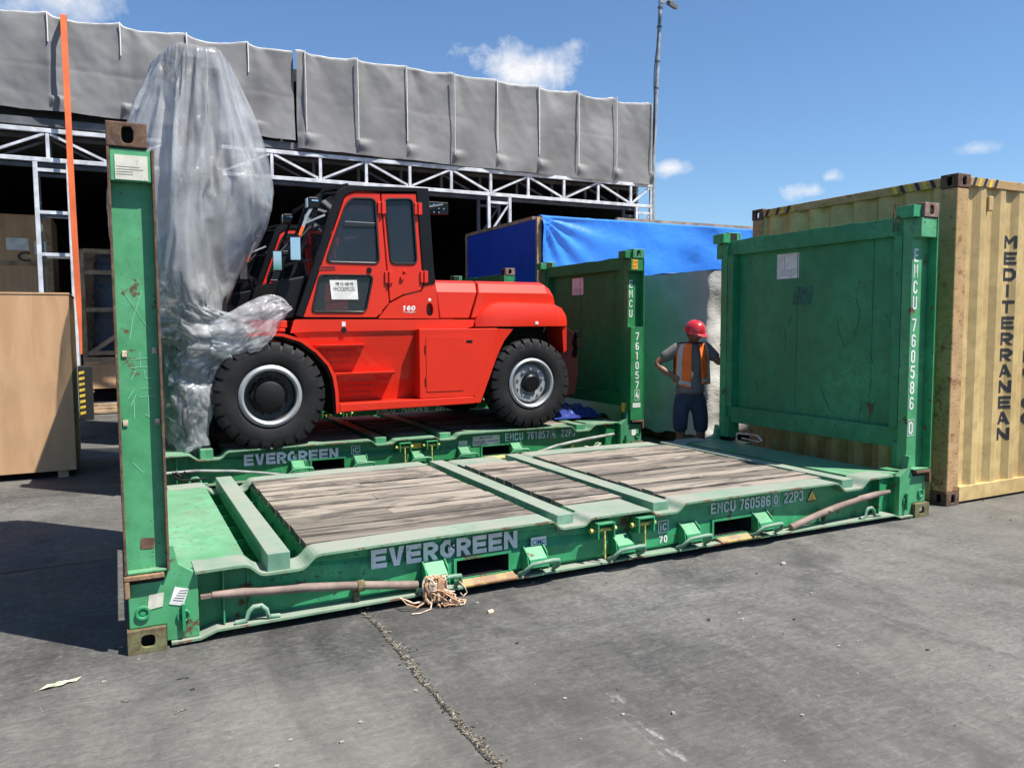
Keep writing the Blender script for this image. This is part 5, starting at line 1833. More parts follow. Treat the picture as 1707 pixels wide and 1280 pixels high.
b = MB(); b.box(1.25, 1.62, 4.20, 4.34, 1.60, 1.68); b.box(1.30, 1.60, 4.2, 6.2, 1.56, 1.6); part('front_deck', b, 'red', fl, bevel=.01)
# sticker and filler hole
b = MB(); b.box(2.185, 2.225, YP - .003, YP - .0005, 1.615, 1.665); part('small_label', b, 'paper', fl)
b = MB(); b.lathe([(0, 0), (.026, 0)], (2.205, YP - .0015, 1.575), 'y', 16); b.lathe([(.026, -.002), (.031, -.002), (.031, .002)], (2.205, YP - .0015, 1.575), 'y', 16); part('lamp_hole', b, 'black_matt', fl)

# ---- cab
CABO = [(1.775, 1.712), (1.70, 1.725), (1.80, 1.995), (2.165, 3.02), (2.20, 3.075), (2.255, 3.103), (2.345, 3.118), (3.20, 3.150), (3.215, 2.88), (3.255, 2.245), (3.272, 2.10), (3.13, 2.07), (3.06, 3.10), (2.64, 3.075),
        (2.365, 3.060), (2.285, 3.028), (2.235, 2.985)]
b = MB(); b.prism(CABO, YC - .015, YC + .06); part('cab_frame', b, 'black_paint', fl, bevel=.008)
b = MB(); b.prism(CABO, 5.82, 5.88); part('cab_frame', b, 'black_paint', fl, bevel=.008)
DOOR = [(1.785, 1.716), (2.245, 2.972), (2.29, 3.018), (2.366, 3.044), (2.630, 3.058), (2.640, 3.045), (2.722, 1.872), (2.575, 1.712)]
W1 = rpoly([(2.035, 2.30), (2.262, 2.905), (2.33, 2.985), (2.585, 2.995), (2.618, 2.30)], .06, 4)
W2 = rpoly([(1.872, 1.770), (1.965, 2.158), (2.545, 2.165), (2.455, 1.770)], .05, 4)
b = MB(); b.prism(DOOR, YC, YC + .035, [W1, W2]); door = part('door', b, 'red', fl, bevel=.006)
REARP = [(2.655, 3.055), (3.052, 3.085), (3.062, 3.07), (3.13, 2.10), (3.105, 2.016), (2.885, 1.962), (2.735, 1.885)]
W3 = rpoly([(2.695, 3.00), (3.015, 3.022), (3.055, 2.31), (2.752, 2.305)], .06, 4)
b = MB(); b.prism(REARP, YC, YC + .035, [W3]); rp = part('rear_door', b, 'red', fl, bevel=.006)


def pane(parent, poly, y, rm=True):
    b = MB(); b.prism(poly, y + .016, y + .022); part('window_pane', b, 'glass', parent)
    b = MB(); b.tube([(x, y, z) for x, z in poly], .013, 6, closed=True); part('window_seal', b, 'rubber_seal', parent, smooth=60)


pane(door, W1, YC); pane(door, W2, YC); pane(rp, W3, YC)
b = MB(); b.prism([(2.232, 2.685), (2.605, 2.700), (2.606, 2.735), (2.245, 2.72)], YC + .004, YC + .014); part('sliding_rail', b, 'rubber_seal', door)
b = MB(); b.box(2.25, 2.60, YC + .0025, YC + .0037, 2.732, 2.738); part('rail_trim', b, 'silver', door)
# paper behind the lower window
b = MB(); b.prism([(2.070, 2.108), (2.366, 2.114), (2.378, 1.905), (2.088, 1.903)], YC + .006, YC + .009); pp = part('paper_notice', b, 'paper', door)
b = MB(); text(b, '清仓编号', 2.125, 2.330, 2.052, 2.088, YC + .0052, bold=.004); text(b, 'HHCX26090123U', 2.108, 2.345, 1.992, 2.040, YC + .0052, bold=.004); part('lettering', b, 'ink', pp)
# handles, hinges, lock
b = MB(); b.prism([(1.955, 2.205), (2.135, 2.215), (2.13, 2.262), (1.965, 2.252)], YC - .004, YC - .0008, [[(1.985, 2.215), (2.11, 2.222), (2.105, 2.245), (1.99, 2.24)]]); b.box(1.985, 2.11, YC - .002, YC - .0008, 2.216, 2.246); part('door_handle', b, 'red_dark', door, bevel=.002)
b = MB(); b.lathe([(0, -.012), (.026, -.012), (.03, 0)], (2.505, YC - .001, 2.225), 'y', 14); part('door_lock', b, 'black_paint', door, smooth=40)
for (x, z) in ((2.655, 2.90), (3.075, 2.915), (2.722, 2.15), (3.135, 2.165)):
    b = MB(); b.box(x - .045, x + .045, YC - .02, YC - .001, z - .065, z + .065); b.tube([(x + .005, YC - .024, z - .07), (x + .005, YC - .024, z + .07)], .014, 8); part('hinge', b, 'red', fl, bevel=.006)
b = MB(); b.prism([(2.855, 2.165), (2.915, 2.20), (2.90, 2.135), (2.86, 2.12)], YC - .022, YC - .001); b.lathe([(0, -.03), (.014, -.03), (.016, 0)], (2.905, YC - .001, 2.215), 'y', 10); part('door_handle', b, 'red', rp, bevel=.004)
# roof, back, front glass, floor, inside
b = MB(); b.hexa([(2.20, YC + .061, 3.06), (3.20, YC + .061, 3.09), (3.20, 5.819, 3.09), (2.20, 5.819, 3.06), (2.28, YC + .061, 3.10), (3.20, YC + .061, 3.145), (3.20, 5.819, 3.145), (2.28, 5.819, 3.10)]); part('roof', b, 'black_paint', fl, bevel=.01)
b = MB(); b.hexa([(3.20, YC + .061, 2.1), (3.262, YC + .061, 2.1), (3.262, 5.819, 2.1), (3.20, 5.819, 2.1), (3.14, YC + .061, 3.089), (3.195, YC + .061, 3.089), (3.195, 5.819, 3.089), (3.14, 5.819, 3.089)]); part('cab_back', b, 'black_paint', fl)
b = MB(); b.hexa([(1.72, YC + .061, 1.75), (1.74, YC + .061, 1.75), (1.74, 5.819, 1.75), (1.72, 5.819, 1.75), (2.185, YC + .061, 3.05), (2.205, YC + .061, 3.05), (2.205, 5.819, 3.05), (2.185, 5.819, 3.05)]); part('windscreen', b, 'glass', fl)
b = MB(); b.box(1.78, 3.2, YC + .062, 5.818, 1.692, 1.74); part('cab_floor', b, 'black_matt', fl)
b = MB(); b.box(2.55, 3.05, 4.75, 5.3, 1.80, 2.05); b.box(2.95, 3.1, 4.75, 5.3, 2.0, 2.75); part('driver_seat', b, 'black_matt', fl, bevel=.05)
b = MB(); b.box(1.85, 2.05, 4.3, 5.6, 1.75, 2.15); part('dashboard', b, 'red_dark', fl, bevel=.03)
b = MB(); b.tube([(2.1, 5.0, 1.9), (2.28, 5.0, 2.3)], .03, 8); b.tube([(2.28 + .16 * math.cos(t) * .5, 5.0 + .2 * math.sin(t), 2.3 + .16 * math.cos(t) * .6) for t in [k * .35 for k in range(18)]], .015, 6, closed=True); part('steering_wheel', b, 'black_matt', fl)
# front cowl, guard bars, lamps and mirrors
b = MB(); b.hexa([(1.42, 4.26, 1.66), (1.70, 4.26, 1.70), (1.70, 5.8, 1.70), (1.42, 5.8, 1.66), (1.56, 4.26, 2.10), (1.84, 4.26, 2.16), (1.84, 5.8, 2.16), (1.56, 5.8, 2.10)]); part('front_cowl', b, 'black_paint', fl, bevel=.02)
for yy in (4.30, 5.0, 5.76):
    b = MB(); b.bar((1.66, yy, 2.05), (2.05, yy, 3.06), .035, .03); part('guard_bar', b, 'black_paint', fl)
for t in (.25, .6, .97):
    x, z = 1.66 + .39 * t, 2.05 + 1.01 * t
    b = MB(); b.bar((x, 4.28, z), (x, 5.78, z), .03, .03); b.bar((x, 4.31, z), (x + .17, 4.31, z + .03), .02, .02); part('guard_rail', b, 'black_paint', fl)
b = MB(); b.bar((2.03, 4.28, 3.06), (2.30, 4.20, 3.13), .035, .03); part('guard_stay', b, 'black_paint', fl)
b = MB(); b.bar((1.86, 4.24, 2.78), (1.96, 4.24, 2.95), .02, .03); b.bar((1.80, 4.24, 2.62), (1.86, 4.24, 2.78), .02, .03); b.bar((1.83, 4.24, 2.70), (2.05, 4.24, 2.80), .012, .02); part('wiper_arm', b, 'steel_grey', fl)
for (x, y_, z) in ((1.93, 4.22, 2.92), (1.93, 5.6, 2.92)):
    b = MB(); b.box(x - .055, x + .055, y_, y_ + .12, z - .06, z + .06); wl_ = part('work_lamp', b, 'black_paint', fl, bevel=.012)
    b = MB(); b.box(x - .063, x - .0555, y_ + .012, y_ + .108, z - .048, z + .048); b.box(x - .02, x + .05, y_ - .004, y_ - .0005, z + .015, z + .03); part('lens', b, 'chrome', wl_)
for (x, y_, z, s_) in ((1.70, 4.12, 2.42, 1.0), (1.56, 4.36, 2.31, .85)):
    b = MB(); b.hexa([(x - .05 * s_, y_, z - .13 * s_), (x + .06 * s_, y_ - .03, z - .13 * s_), (x + .08 * s_, y_ + .03, z - .12 * s_), (x - .04 * s_, y_ + .05, z - .12 * s_), (x - .05 * s_, y_, z + .13 * s_), (x + .06 * s_, y_ - .03, z + .13 * s_), (x + .08 * s_, y_ + .03, z + .12 * s_), (x - .04 * s_, y_ + .05, z + .12 * s_)])
    mr = part('mirror', b, 'black_paint', fl, bevel=.018)
    b = MB(); b.hexa([(x - .042 * s_, y_ - .005, z - .115 * s_), (x + .052 * s_, y_ - .032, z - .115 * s_), (x + .052 * s_, y_ - .030, z - .115 * s_), (x - .042 * s_, y_ - .002, z - .115 * s_), (x - .042 * s_, y_ - .005, z + .115 * s_), (x + .052 * s_, y_ - .032, z + .115 * s_), (x + .052 * s_, y_ - .030, z + .115 * s_), (x - .042 * s_, y_ - .002, z + .115 * s_)]); part('mirror_glass', b, 'chrome', mr, bevel=.012)
    b = MB(); b.tube([(x + .03, y_ + .03, z), (x + .12, y_ + .12, z - .15), (x + .17, y_ + .16, z - .35)], .014, 6); b.tube([(x + .03, y_ + .03, z + .08), (x + .2, y_ + .12, z + .25)], .012, 6); part('mirror_arm', b, 'black_matt', mr)
b = MB(); b.bar((1.76, 4.16, 2.56), (1.80, 4.16, 2.66), .02, .03); part('indicator', b, 'lamp_orange', fl)
b = MB(); b.box(3.21, 3.52, 4.36, 4.40, 2.90, 3.04); part('lamp_bracket', b, 'black_paint', fl, bevel=.006)
b = MB(); b.tube([(3.22, 4.33, 2.965), (3.44, 4.33, 3.01)], .012, 6); part('grab_rod', b, 'chrome', fl)
b = MB()
for k in range(7):
    b.lathe([(0, -.004), (.007, -.004), (.007, 0)], (3.28 + .06 * (k % 4), 4.358, 2.92 + .045 * (k // 2 % 3)), 'y', 6)
part('bracket_bolts', b, 'chrome', fl)['kind'] = 'stuff'

# ---- lower rear cab corner with model number
b = MB(); b.prism([(2.60, 1.700), (2.735, 1.868), (2.885, 1.945), (3.105, 2.0), (3.135, 2.085), (3.275, 2.095), (3.312, 1.700)], YC - .002, YC + .05, [oval(3.20, 1.80, .042, .075, 16, 2.2)]); rc = part('rear_corner_panel', b, 'red', fl, bevel=.006)
b = MB(); b.prism(oval(3.20, 1.80, .05, .085, 16, 2.2), YC + .051, YC + .06); part('latch_recess', b, 'red_dark', rc)
b = MB(); b.box(3.175, 3.225, YC + .02, YC + .05, 1.745, 1.775); part('latch', b, 'black_paint', rc)
b = MB(); b.box(3.185, 3.215, YC - .005, YC - .0025, 1.895, 1.925); part('small_label', b, 'paper', rc)
b = MB(); block(b, '160', 2.870, 3.020, 1.785, 1.842, YC - .0045, t=.26, gap=.12, slant=.2); b.prism([(2.865, 1.768), (2.98, 1.763), (3.05, 1.772), (2.98, 1.773)], YC - .0048, YC - .0042); part('lettering', b, 'paper', rc, label='160')


# ---- bonnet
def bonnet_sec(x_lo, x_hi, x_top, yin=0.0, zt=2.14, far=6.15):
    y = YC + yin
    z_ = lambda z: 1.70 + (z - 1.70) * (zt - 1.70) / .44
    return [(x_lo, y, 1.70), (x_hi, y + .004, z_(2.0)), ((x_hi + x_top) / 2, y + .07, z_(2.105)), (x_top, y + .17, z_(2.14)), (x_top, far - .17, z_(2.14)), ((x_hi + x_top) / 2, far - .07, z_(2.105)), (x_hi, far, z_(2.0)), (x_lo, far, 1.70)]


b = MB(); b.loft([bonnet_sec(3.325, 3.285, 3.285), bonnet_sec(3.685, 3.79, 3.818)]); part('bonnet', b, 'red', fl, bevel=.01)
b = MB(); b.loft([bonnet_sec(3.71, 3.812, 3.842), bonnet_sec(4.70, 4.735, 4.72, .01), bonnet_sec(4.88, 4.845, 4.80, .05, 2.09), bonnet_sec(4.93, 4.90, 4.87, .12, 1.98)]); rb_ = part('rear_bonnet', b, 'red', fl, bevel=.012)
# swollen wing over the rear wheel
def wing(x, h, out, zb=1.603):
    return [(x, YC - out, zb), (x, YC - out, zb + .14 * h), (x, YC - out * .55, zb + .27 * h), (x, YC + .06, zb + .305 * h), (x, YC + .25, zb + .305 * h), (x, YC + .25, zb)]
secs = [wing(3.752, .25, .03), wing(3.80, .5, .06), wing(3.86, .72, .085), wing(3.95, .93, .10), wing(4.06, 1.0, .11), wing(4.30, 1.0, .115), wing(4.80, .96, .11), wing(4.90, .80, .10), wing(4.97, .50, .06)]
b = MB(); b.loft(secs); part('rear_wing', b, 'red', fl, smooth=40)
b = MB(); b.box(4.50, 4.54, YC - .1185, YC - .1155, 1.625, 1.66); part('small_label', b, 'paper', fl)
b = MB(); b.hexa([(4.93, YC - .05, 1.27), (4.975, YC - .05, 1.30), (4.975, 4.5, 1.30), (4.93, 4.5, 1.27), (4.90, YC - .06, 1.60), (4.97, YC - .06, 1.60), (4.97, 4.5, 1.60), (4.90, 4.5, 1.60)]); part('wing_skirt', b, 'red', fl, bevel=.006)
b = MB(); b.box(4.0, 4.92, 4.52, 6.0, .80, 1.60); part('rear_frame', b, 'black_matt', fl)
b = MB(); b.prism([(4.92, .62), (5.30, .70), (5.36, 1.0), (5.34, 1.50), (5.0, 1.72), (4.93, 1.72)], 4.46, 6.05); cw = part('counterweight', b, 'cw_shaded', fl, bevel=.04)
for z in (1.36, 1.5):
    b = MB(); b.lathe([(0, -.05), (.045, -.05), (.05, 0)], (5.34, 4.46, z), 'y', 14); part('tail_lamp', b, 'black_paint', cw)

# ---- mast under the sheet
for yy in (4.62, 5.78):
    b = MB(); b.box(.72, .92, yy, yy + .13, .48, 4.38); part('mast_rail', b, 'black_matt', fl, bevel=.01)
    b = MB(); b.box(.93, 1.08, yy + .02, yy + .12, .48, 4.30); part('mast_rail', b, 'black_matt', fl, bevel=.01)
for z in (.7, 2.1, 3.3, 4.28):
    b = MB(); b.box(.78, .90, 4.752, 5.778, z, z + .12); part('mast_crossbeam', b, 'black_matt', fl)
b = MB(); b.box(.55, .70, 4.35, 6.15, .62, .86); b.box(.55, .70, 4.35, 6.15, 1.35, 1.55); b.box(.56, .69, 4.4, 4.55, .86, 1.35); b.box(.56, .69, 5.95, 6.1, .86, 1.35); part('fork_carriage', b, 'black_matt', fl, bevel=.01)
for yy in (4.95, 5.5):
    b = MB(); b.tube([(1.0, yy, .6), (1.0, yy, 3.6)], .06, 10); part('lift_cylinder', b, 'steel_grey', fl, smooth=60)
b = MB(); b.bar((1.45, 4.72, 1.35), (1.05, 4.72, 1.75), .10, .10); part('tilt_cylinder', b, 'black_matt', fl)

# second forklift right behind, on the furthest rack
fl2 = copy_tree(fl)
fl2.location = (2.9, 8.90, .36)
tag(fl2, 'second red forklift behind the nearer one, only its cab frame showing', 'forklift', 'red forklifts loaded on the racks')

# ---------------------------------------------------------------- plastic sheet over the mast
ZT = [(4.56, .66, 1.10, 4.70, 5.80), (4.45, .46, 1.26, 4.50, 6.0), (4.30, .30, 1.40, 4.40, 6.1), (4.0, .14, 1.60, 4.34, 6.15), (3.6, .06, 1.67, 4.30, 6.2), (3.2, .08, 1.60, 4.28, 6.2),
      (2.8, .14, 1.30, 4.28, 6.15), (2.5, .17, 1.19, 4.28, 6.1), (2.2, .20, 1.20, 4.26, 6.1), (2.0, .22, 1.52, 4.22, 6.1), (1.84, .25, 1.66, 4.16, 6.1), (1.72, .27, 1.60, 4.14, 6.1), (1.56, .29, 1.34, 4.18, 6.1), (1.38, .30, 1.12, 4.22, 6.1),
      (1.18, .32, .96, 4.24, 6.1), (.95, .34, .885, 4.26, 6.05), (.75, .36, .875, 4.28, 6.05), (.55, .42, .87, 4.30, 6.0), (.47, .48, .84, 4.31, 5.95)]


def lerp_tab(z):
    for a, c in zip(ZT, ZT[1:]):
        if a[0] >= z >= c[0]:
            t = (a[0] - z) / (a[0] - c[0])
            t = t * t * (3 - 2 * t) * .5 + t * .5
            return [a[i] + (c[i] - a[i]) * t for i in range(1, 5)]
    return list(ZT[-1][1:]) if z < ZT[-1][0] else list(ZT[0][1:])


def sheetf(u, v):
    """the loose bag before it settles"""
    z = 4.50 - (4.50 - .47) * v
    xl, xr, yn, yf = lerp_tab(z)
    a = 2 * math.pi * u + math.pi / 2          # seam at the back
    c, s = math.cos(a), math.sin(a)
    d = (abs(c) ** 2.2 + abs(s) ** 2.2) ** (-1 / 2.2)
    arc = (u - .5) * 5.2
    low = max(0, min(1, (2.4 - z) / .6))
    j = .05 * crumple(arc + .12 * (4.5 - z) * math.sin(arc * 1.7), z * .12, 1.1, 3.0, 5) + .008 * noise.noise((arc * 4, z * 2, 1)) + low * (.05 * crumple(arc, z, 1.4, 5.5, 5) + .02 * crumple(arc, z, 3.5, 2.1, 4))
    pk = max(0, 1 - v / .06) * (.05 * math.exp(-((c + .5) / .2) ** 2) + .045 * math.exp(-((c - .6) / .2) ** 2) - .02)
    return ((xl + xr) / 2 + (xr - xl) / 2 * d * c * (1 + j), (yn + yf) / 2 + (yf - yn) / 2 * d * s * (1 + j), z + pk)


NU, NV = 190, 136
b = MB()
b.grid(sheetf, NU, NV, wrap=True)
sh_me = b.mesh('plastic_sheet', 'plastic', smooth=180)
sh_ob = bpy.data.objects.new('plastic_sheet', sh_me)
COL.objects.link(sh_ob)
vg = sh_ob.vertex_groups.new(name='pin')
for i in range(len(sh_me.vertices)):
    j = i // NU
    k_ = max(0, min(1, (j / NV - .30) / .40))
    vg.add([i], 1.0 if j <= 1 else .014 + .10 * k_ * k_ * (3 - 2 * k_), 'REPLACE')
cl = sh_ob.modifiers.new('cloth', 'CLOTH')
st = cl.settings
st.quality = 5
st.mass = .15
st.air_damping = 2
st.tension_stiffness = 25
st.compression_stiffness = 25
st.shear_stiffness = 15
st.bending_stiffness = .04
st.vertex_group_mass = 'pin'
st.pin_stiffness = 1.2
st.shrink_min = st.shrink_max = -.16
st.effector_weights.gravity = .8
cl.collision_settings.use_collision = False
cl.collision_settings.use_self_collision = False
cl.point_cache.frame_start = 1
cl.point_cache.frame_end = 17
for fr_ in range(1, 18):
    SC.frame_set(fr_)
m2 = bpy.data.meshes.new_from_object(sh_ob.evaluated_get(bpy.context.evaluated_depsgraph_get()))
bpy.data.objects.remove(sh_ob)
SC.frame_set(1)
b = MB()
nrm = [v.normal.copy() for v in m2.vertices]
vv = []
for i, v in enumerate(m2.vertices):
    arc, z = ((i % NU) / NU - .5) * 5.2, v.co.z
    low = max(0, min(1, (2.3 - z) / .7))
    pt = max(0, noise.noise((arc * 1.3 + 4, z * 1.1, 6.0)) + .05) * 2.5
    vv.append(tuple(v.co + nrm[i] * (.010 * min(1, pt) * crumple(arc, z, 4.0, 3.0, 5) + .015 * (1 - low) * crumple(arc, z * .22, 2.3, 6.2, 4) + low * (.020 * crumple(arc, z, 2.6, 5.5, 5) + .010 * crumple(arc, z, 6.0, 2.1, 5)))))
b.add(vv, [tuple(p.vertices) for p in m2.polygons])
bpy.data.meshes.remove(m2)
top = [Vector(p) for p in vv[:NU]]
cen = sum(top, Vector()) / NU
b.loft([[tuple(p) for p in top], [tuple(p.lerp(cen, .45) + Vector((0, 0, -.015 + .012 * math.sin(i * .4)))) for i, p in enumerate(top)], [tuple(p.lerp(cen, .97)) for p in top]], cap=False)
# loose tail pulled towards the cab
def tail(u, v):
    t = u
    w = .16 + .16 * math.sin(min(1, t * 1.4) * 1.57) * (1 - .9 * t ** 3) - .15 * t ** 4
    x = .86 + .78 * t + .03 * fbm(t * 4, v * 5, 6)
    z = 1.52 + .24 * t - .05 * math.sin(t * 5) + (v - .5) * 2 * w
    y = 4.10 - .10 * math.sin(t * 2.8) + .16 * abs(v - .5) ** 1.5 + .045 * crumple(t * .8, v * .6, 3.5, 1.4, 5) + .02 * crumple(t * .8, v * .6, 9, 4.4, 5) - .02
    return (x, y, z)
b.grid(tail, 90, 60)
b.grid(lambda u, v: (tail(u * .93, v)[0] - .02, tail(1 - u, v)[1] * .3 + tail(u, v)[1] * .7 + .05, tail(u * .93, v)[2] - .015), 60, 40)
# bag bunched round the foot
def foot(u, v):
    a = 2 * math.pi * u
    r = .115 * (1 - .25 * v + .12 * math.sin(v * 7)) * (1 + .16 * crumple(a * .15, v * .6, 4.0, 2.0, 5) + .10 * crumple(a * .15, v * .6, 10, 5.0, 5))
    return (.735 + .02 * math.sin(v * 5) + r * math.cos(a) * 1.15, 4.20 + r * math.sin(a), 1.05 - .62 * v + .03 * fbm(u * 9, v * 4))
b.grid(foot, 80, 70, wrap=True)
b.tube([(.70, 4.18, .45), (.66, 4.16, .42), (.61, 4.16, .395), (.58, 4.16, .39)], [.05, .03, .03, .012], 8)
solid('plastic_sheet', b, 'plastic', 'crumpled translucent plastic sheet draped over the nearer forklift mast', 'plastic sheet', (.85, 5.2, .4), smooth=180)

M['tarp_navy'] = make_tarp('navy_poly_film', (0.03, 0.05, 0.22), 0.22, bumpscale=20, bstr=0.8)
# crumpled blue sheet lying on the second rack behind the forklift
def crum(u, v):
    x = 5.05 + .75 * u
    y = 4.55 + 1.3 * v
    e = min(u, 1 - u, v, 1 - v) * 6
    return (x + .03 * fbm(u * 6, v * 6, 9), y, .395 + min(1, e) * (.07 + .09 * abs(fbm(u * 5, v * 6, 2)) + .05 * abs(fbm(u * 13, v * 15, 4))))
b = MB(); b.grid(crum, 46, 60)
solid('crumpled_sheet', b, 'tarp_navy', 'crumpled dark blue plastic sheet on the rack behind the forklift', 'plastic sheet', (5.4, 5.2, .38), smooth=180)
# ================================================================ WORKER
def skin_mesh(name, joints, edges, mat, subdiv=2, root_i=0):
    """joints: (x, y, z, r); grown with a Skin modifier, returned as a plain mesh"""
    me = bpy.data.meshes.new(name)
    me.from_pydata([j[:3] for j in joints], edges, [])
    ob = bpy.data.objects.new(name, me)
    COL.objects.link(ob)
    sk = ob.modifiers.new('skin', 'SKIN')
    sk.use_smooth_shade = True
    for i, v in enumerate(me.skin_vertices[0].data):
        rr = joints[i][3]
        v.radius = (rr, rr) if not isinstance(rr, tuple) else rr
        v.use_root = (i == root_i)
    ss = ob.modifiers.new('sub', 'SUBSURF')
    ss.levels = subdiv
    ss.render_levels = subdiv
    bpy.context.view_layer.update()
    m2 = bpy.data.meshes.new_from_object(ob.evaluated_get(bpy.context.evaluated_depsgraph_get()))
    m2.materials.clear()
    m2.materials.append(M[mat])
    m2.polygons.foreach_set('use_smooth', [True] * len(m2.polygons))
    bpy.data.objects.remove(ob)
    bpy.data.meshes.remove(me)
    m2.name = name
    return m2


man = thing('person', 'worker in red hard hat and orange vest leaning on the rack post, hand on hip', 'person', (5.875, 2.87, 0), -YAW)


def mpart(name, me, parent=man):
    o = bpy.data.objects.new(name, me)
    COL.objects.link(o)
    o.parent = parent
    return o


# local frame: x to the viewer's right, -y towards the viewer
J = [(0.0, 0.0, .86, .12), (0.0, .0, 1.02, .115), (0.01, .01, 1.20, .125), (0.015, .015, 1.31, .10), (.02, .0, 1.40, .055), (.025, -.02, 1.455, .055),
     (-.16, .01, 1.335, .062), (-.30, .03, 1.235, .050), (-.385, .04, 1.165, .043), (-.30, -.02, 1.085, .038), (-.215, -.07, 1.035, .030),
     (.18, .01, 1.345, .062), (.26, -.03, 1.25, .050), (.32, -.06, 1.17, .043), (.35, -.12, 1.26, .036), (.36, -.17, 1.34, .030),
     (-.085, .0, .80, .095), (-.105, -.01, .50, .062), (-.10, .02, .28, .052), (-.10, .035, .09, .040), (-.11, -.06, .045, .038), (-.115, -.13, .03, .028),
     (.085, .0, .80, .095), (.115, -.02, .50, .062), (.135, .02, .28, .052), (.14, .035, .09, .040), (.15, -.06, .045, .038), (.155, -.13, .03, .028)]
E_ = [(0, 1), (1, 2), (2, 3), (3, 4), (4, 5), (3, 6), (6, 7), (7, 8), (8, 9), (9, 10), (3, 11), (11, 12), (12, 13), (13, 14), (14, 15),
      (0, 16), (16, 17), (17, 18), (18, 19), (19, 20), (20, 21), (0, 22), (22, 23), (23, 24), (24, 25), (25, 26), (26, 27)]
# hand on the hip: palm plus five fingers curled round the waist
def hand(J, E_, wrist, palm, dirs, lens):
    J.append(palm + (.030,)); pi_ = len(J) - 1; E_.append((wrist, pi_))
    for d, L_ in zip(dirs, lens):
        d = Vector(d).normalized()
        p0 = Vector(palm)
        a = p0 + d * .035
        c = a + (d * .8 + Vector((0, .35, -.35))).normalized() * L_ * .5
        e = c + (d * .5 + Vector((0, .6, -.5))).normalized() * L_ * .5
        n0 = len(J)
        for q, r in ((a, .012), (c, .0105), (e, .009)):
            J.append((q.x, q.y, q.z, r))
        E_ += [(pi_, n0), (n0, n0 + 1), (n0 + 1, n0 + 2)]
hand(J, E_, 10, (-.18, -.095, 1.012), [(.9, -.1, .25), (.95, -.1, .0), (.9, -.08, -.25), (.8, -.05, -.5), (.2, -.2, -.9)], [.075, .085, .08, .065, .06])
hand(J, E_, 15, (.365, -.19, 1.38), [(-.4, .1, .9), (-.15, .1, 1), (.1, .1, 1), (.3, .1, .9), (-.9, .1, .3)], [.075, .085, .08, .065, .06])
body = mpart('body', skin_mesh('body', J, E_, 'skin'))
# head
b = MB()
def headf(u, v):
    a = 2 * math.pi * u; t = math.pi * (v - .5)
    c = math.cos(t)
    x, y, z = .074 * c * math.cos(a), .092 * c * math.sin(a), .115 * math.sin(t)
    if z < -.02:
        x *= 1 + (z + .02) * 2.2
        if y < 0: y *= 1 + (z + .02) * .5
    fr = max(0, -math.sin(a)) ** 6 * c
    y -= .022 * fr * math.exp(-((z + .012) / .020) ** 2) * max(0, 1 - abs(x) / .02)      # nose
    y -= .008 * math.exp(-((z + .055) / .010) ** 2) * max(0, 1 - abs(x) / .03) * fr       # lips
    y -= .010 * math.exp(-((z + .095) / .018) ** 2) * fr                                   # chin
    y += .010 * math.exp(-((z - .018) / .012) ** 2) * math.exp(-((abs(x) - .03) / .014) ** 2) * (y < 0)  # eye sockets
    return (x, y, z)
b.grid(headf, 36, 28)
for sg in (-1, 1):
    b.grid(lambda u, v: (sg * (.074 + .012 * math.sin(math.pi * v)), .012 + .022 * math.cos(2 * math.pi * u) * math.sin(math.pi * v) * .8, -.005 + .032 * math.sin(2 * math.pi * u) * math.sin(math.pi * v)), 10, 6)
hm = b.mesh('head', 'skin', smooth=180)
rotm = Matrix.Translation((.035, -.045, 1.515)) @ Matrix.Rotation(R(24), 4, 'Z') @ Matrix.Rotation(R(16), 4, 'X')
hm.transform(rotm)
head = mpart('head', hm)
b = MB()
for sg in (-1, 1):
    b.lathe([(.0, -.0045), (.006, -.003), (.009, .0)], (sg * .029, -.080, .018), 'y', 10)
em = b.mesh('eye', 'hair', smooth=180); em.transform(rotm); mpart('eyes', em, head)
b = MB(); b.grid(lambda u, v: tuple(k * 1.035 for k in headf(u, .50 + .5 * v)), 30, 12)
b.grid(lambda u, v: tuple(k * 1.03 for k in headf(.08 + .34 * u, .28 + .3 * v)), 16, 8)
hm2 = b.mesh('hair', 'hair', smooth=180); hm2.transform(rotm); mpart('hair', hm2, head)
# hard hat: shell, rib, brim
b = MB()
def shell(u, v):
    a = 2 * math.pi * u; t = v * math.pi / 2
    rr = math.cos(t) ** .8
    rib = 1 + .03 * max(0, math.cos(2 * a + math.pi)) ** 8 * (v > .2)
    return (.112 * rr * math.cos(a), .132 * rr * math.sin(a), .025 + .125 * math.sin(t) * rib)
b.grid(shell, 40, 16)
secs = []
for k in range(41):
    a = 2 * math.pi * k / 40
    fr = max(0, -math.sin(a)) ** 2
    ri, ro = 1.0, 1.09 + .24 * fr
    secs.append([(.112 * ri * math.cos(a), .132 * ri * math.sin(a), .026), (.112 * ro * math.cos(a), .132 * ro * math.sin(a), .018 - .012 * fr), (.112 * ro * math.cos(a), .132 * ro * math.sin(a), .012 - .012 * fr), (.112 * ri * math.cos(a), .132 * ri * math.sin(a), .018)])
b.loft(secs, cap=False)
hh = b.mesh('hard_hat', 'helmet', smooth=50); hh.transform(rotm)
hat = mpart('hard_hat', hh, man)
b = MB()
for k in range(6):
    a = 2 * math.pi * k / 6 + .4
    b.lathe([(0, 0), (.006, 0)], (.1125 * math.cos(a), .1325 * math.sin(a), .04), 'x', 8)
rv = b.mesh('hat_rivet', 'reflective'); rv.transform(rotm); mpart('hat_rivets', rv, hat)
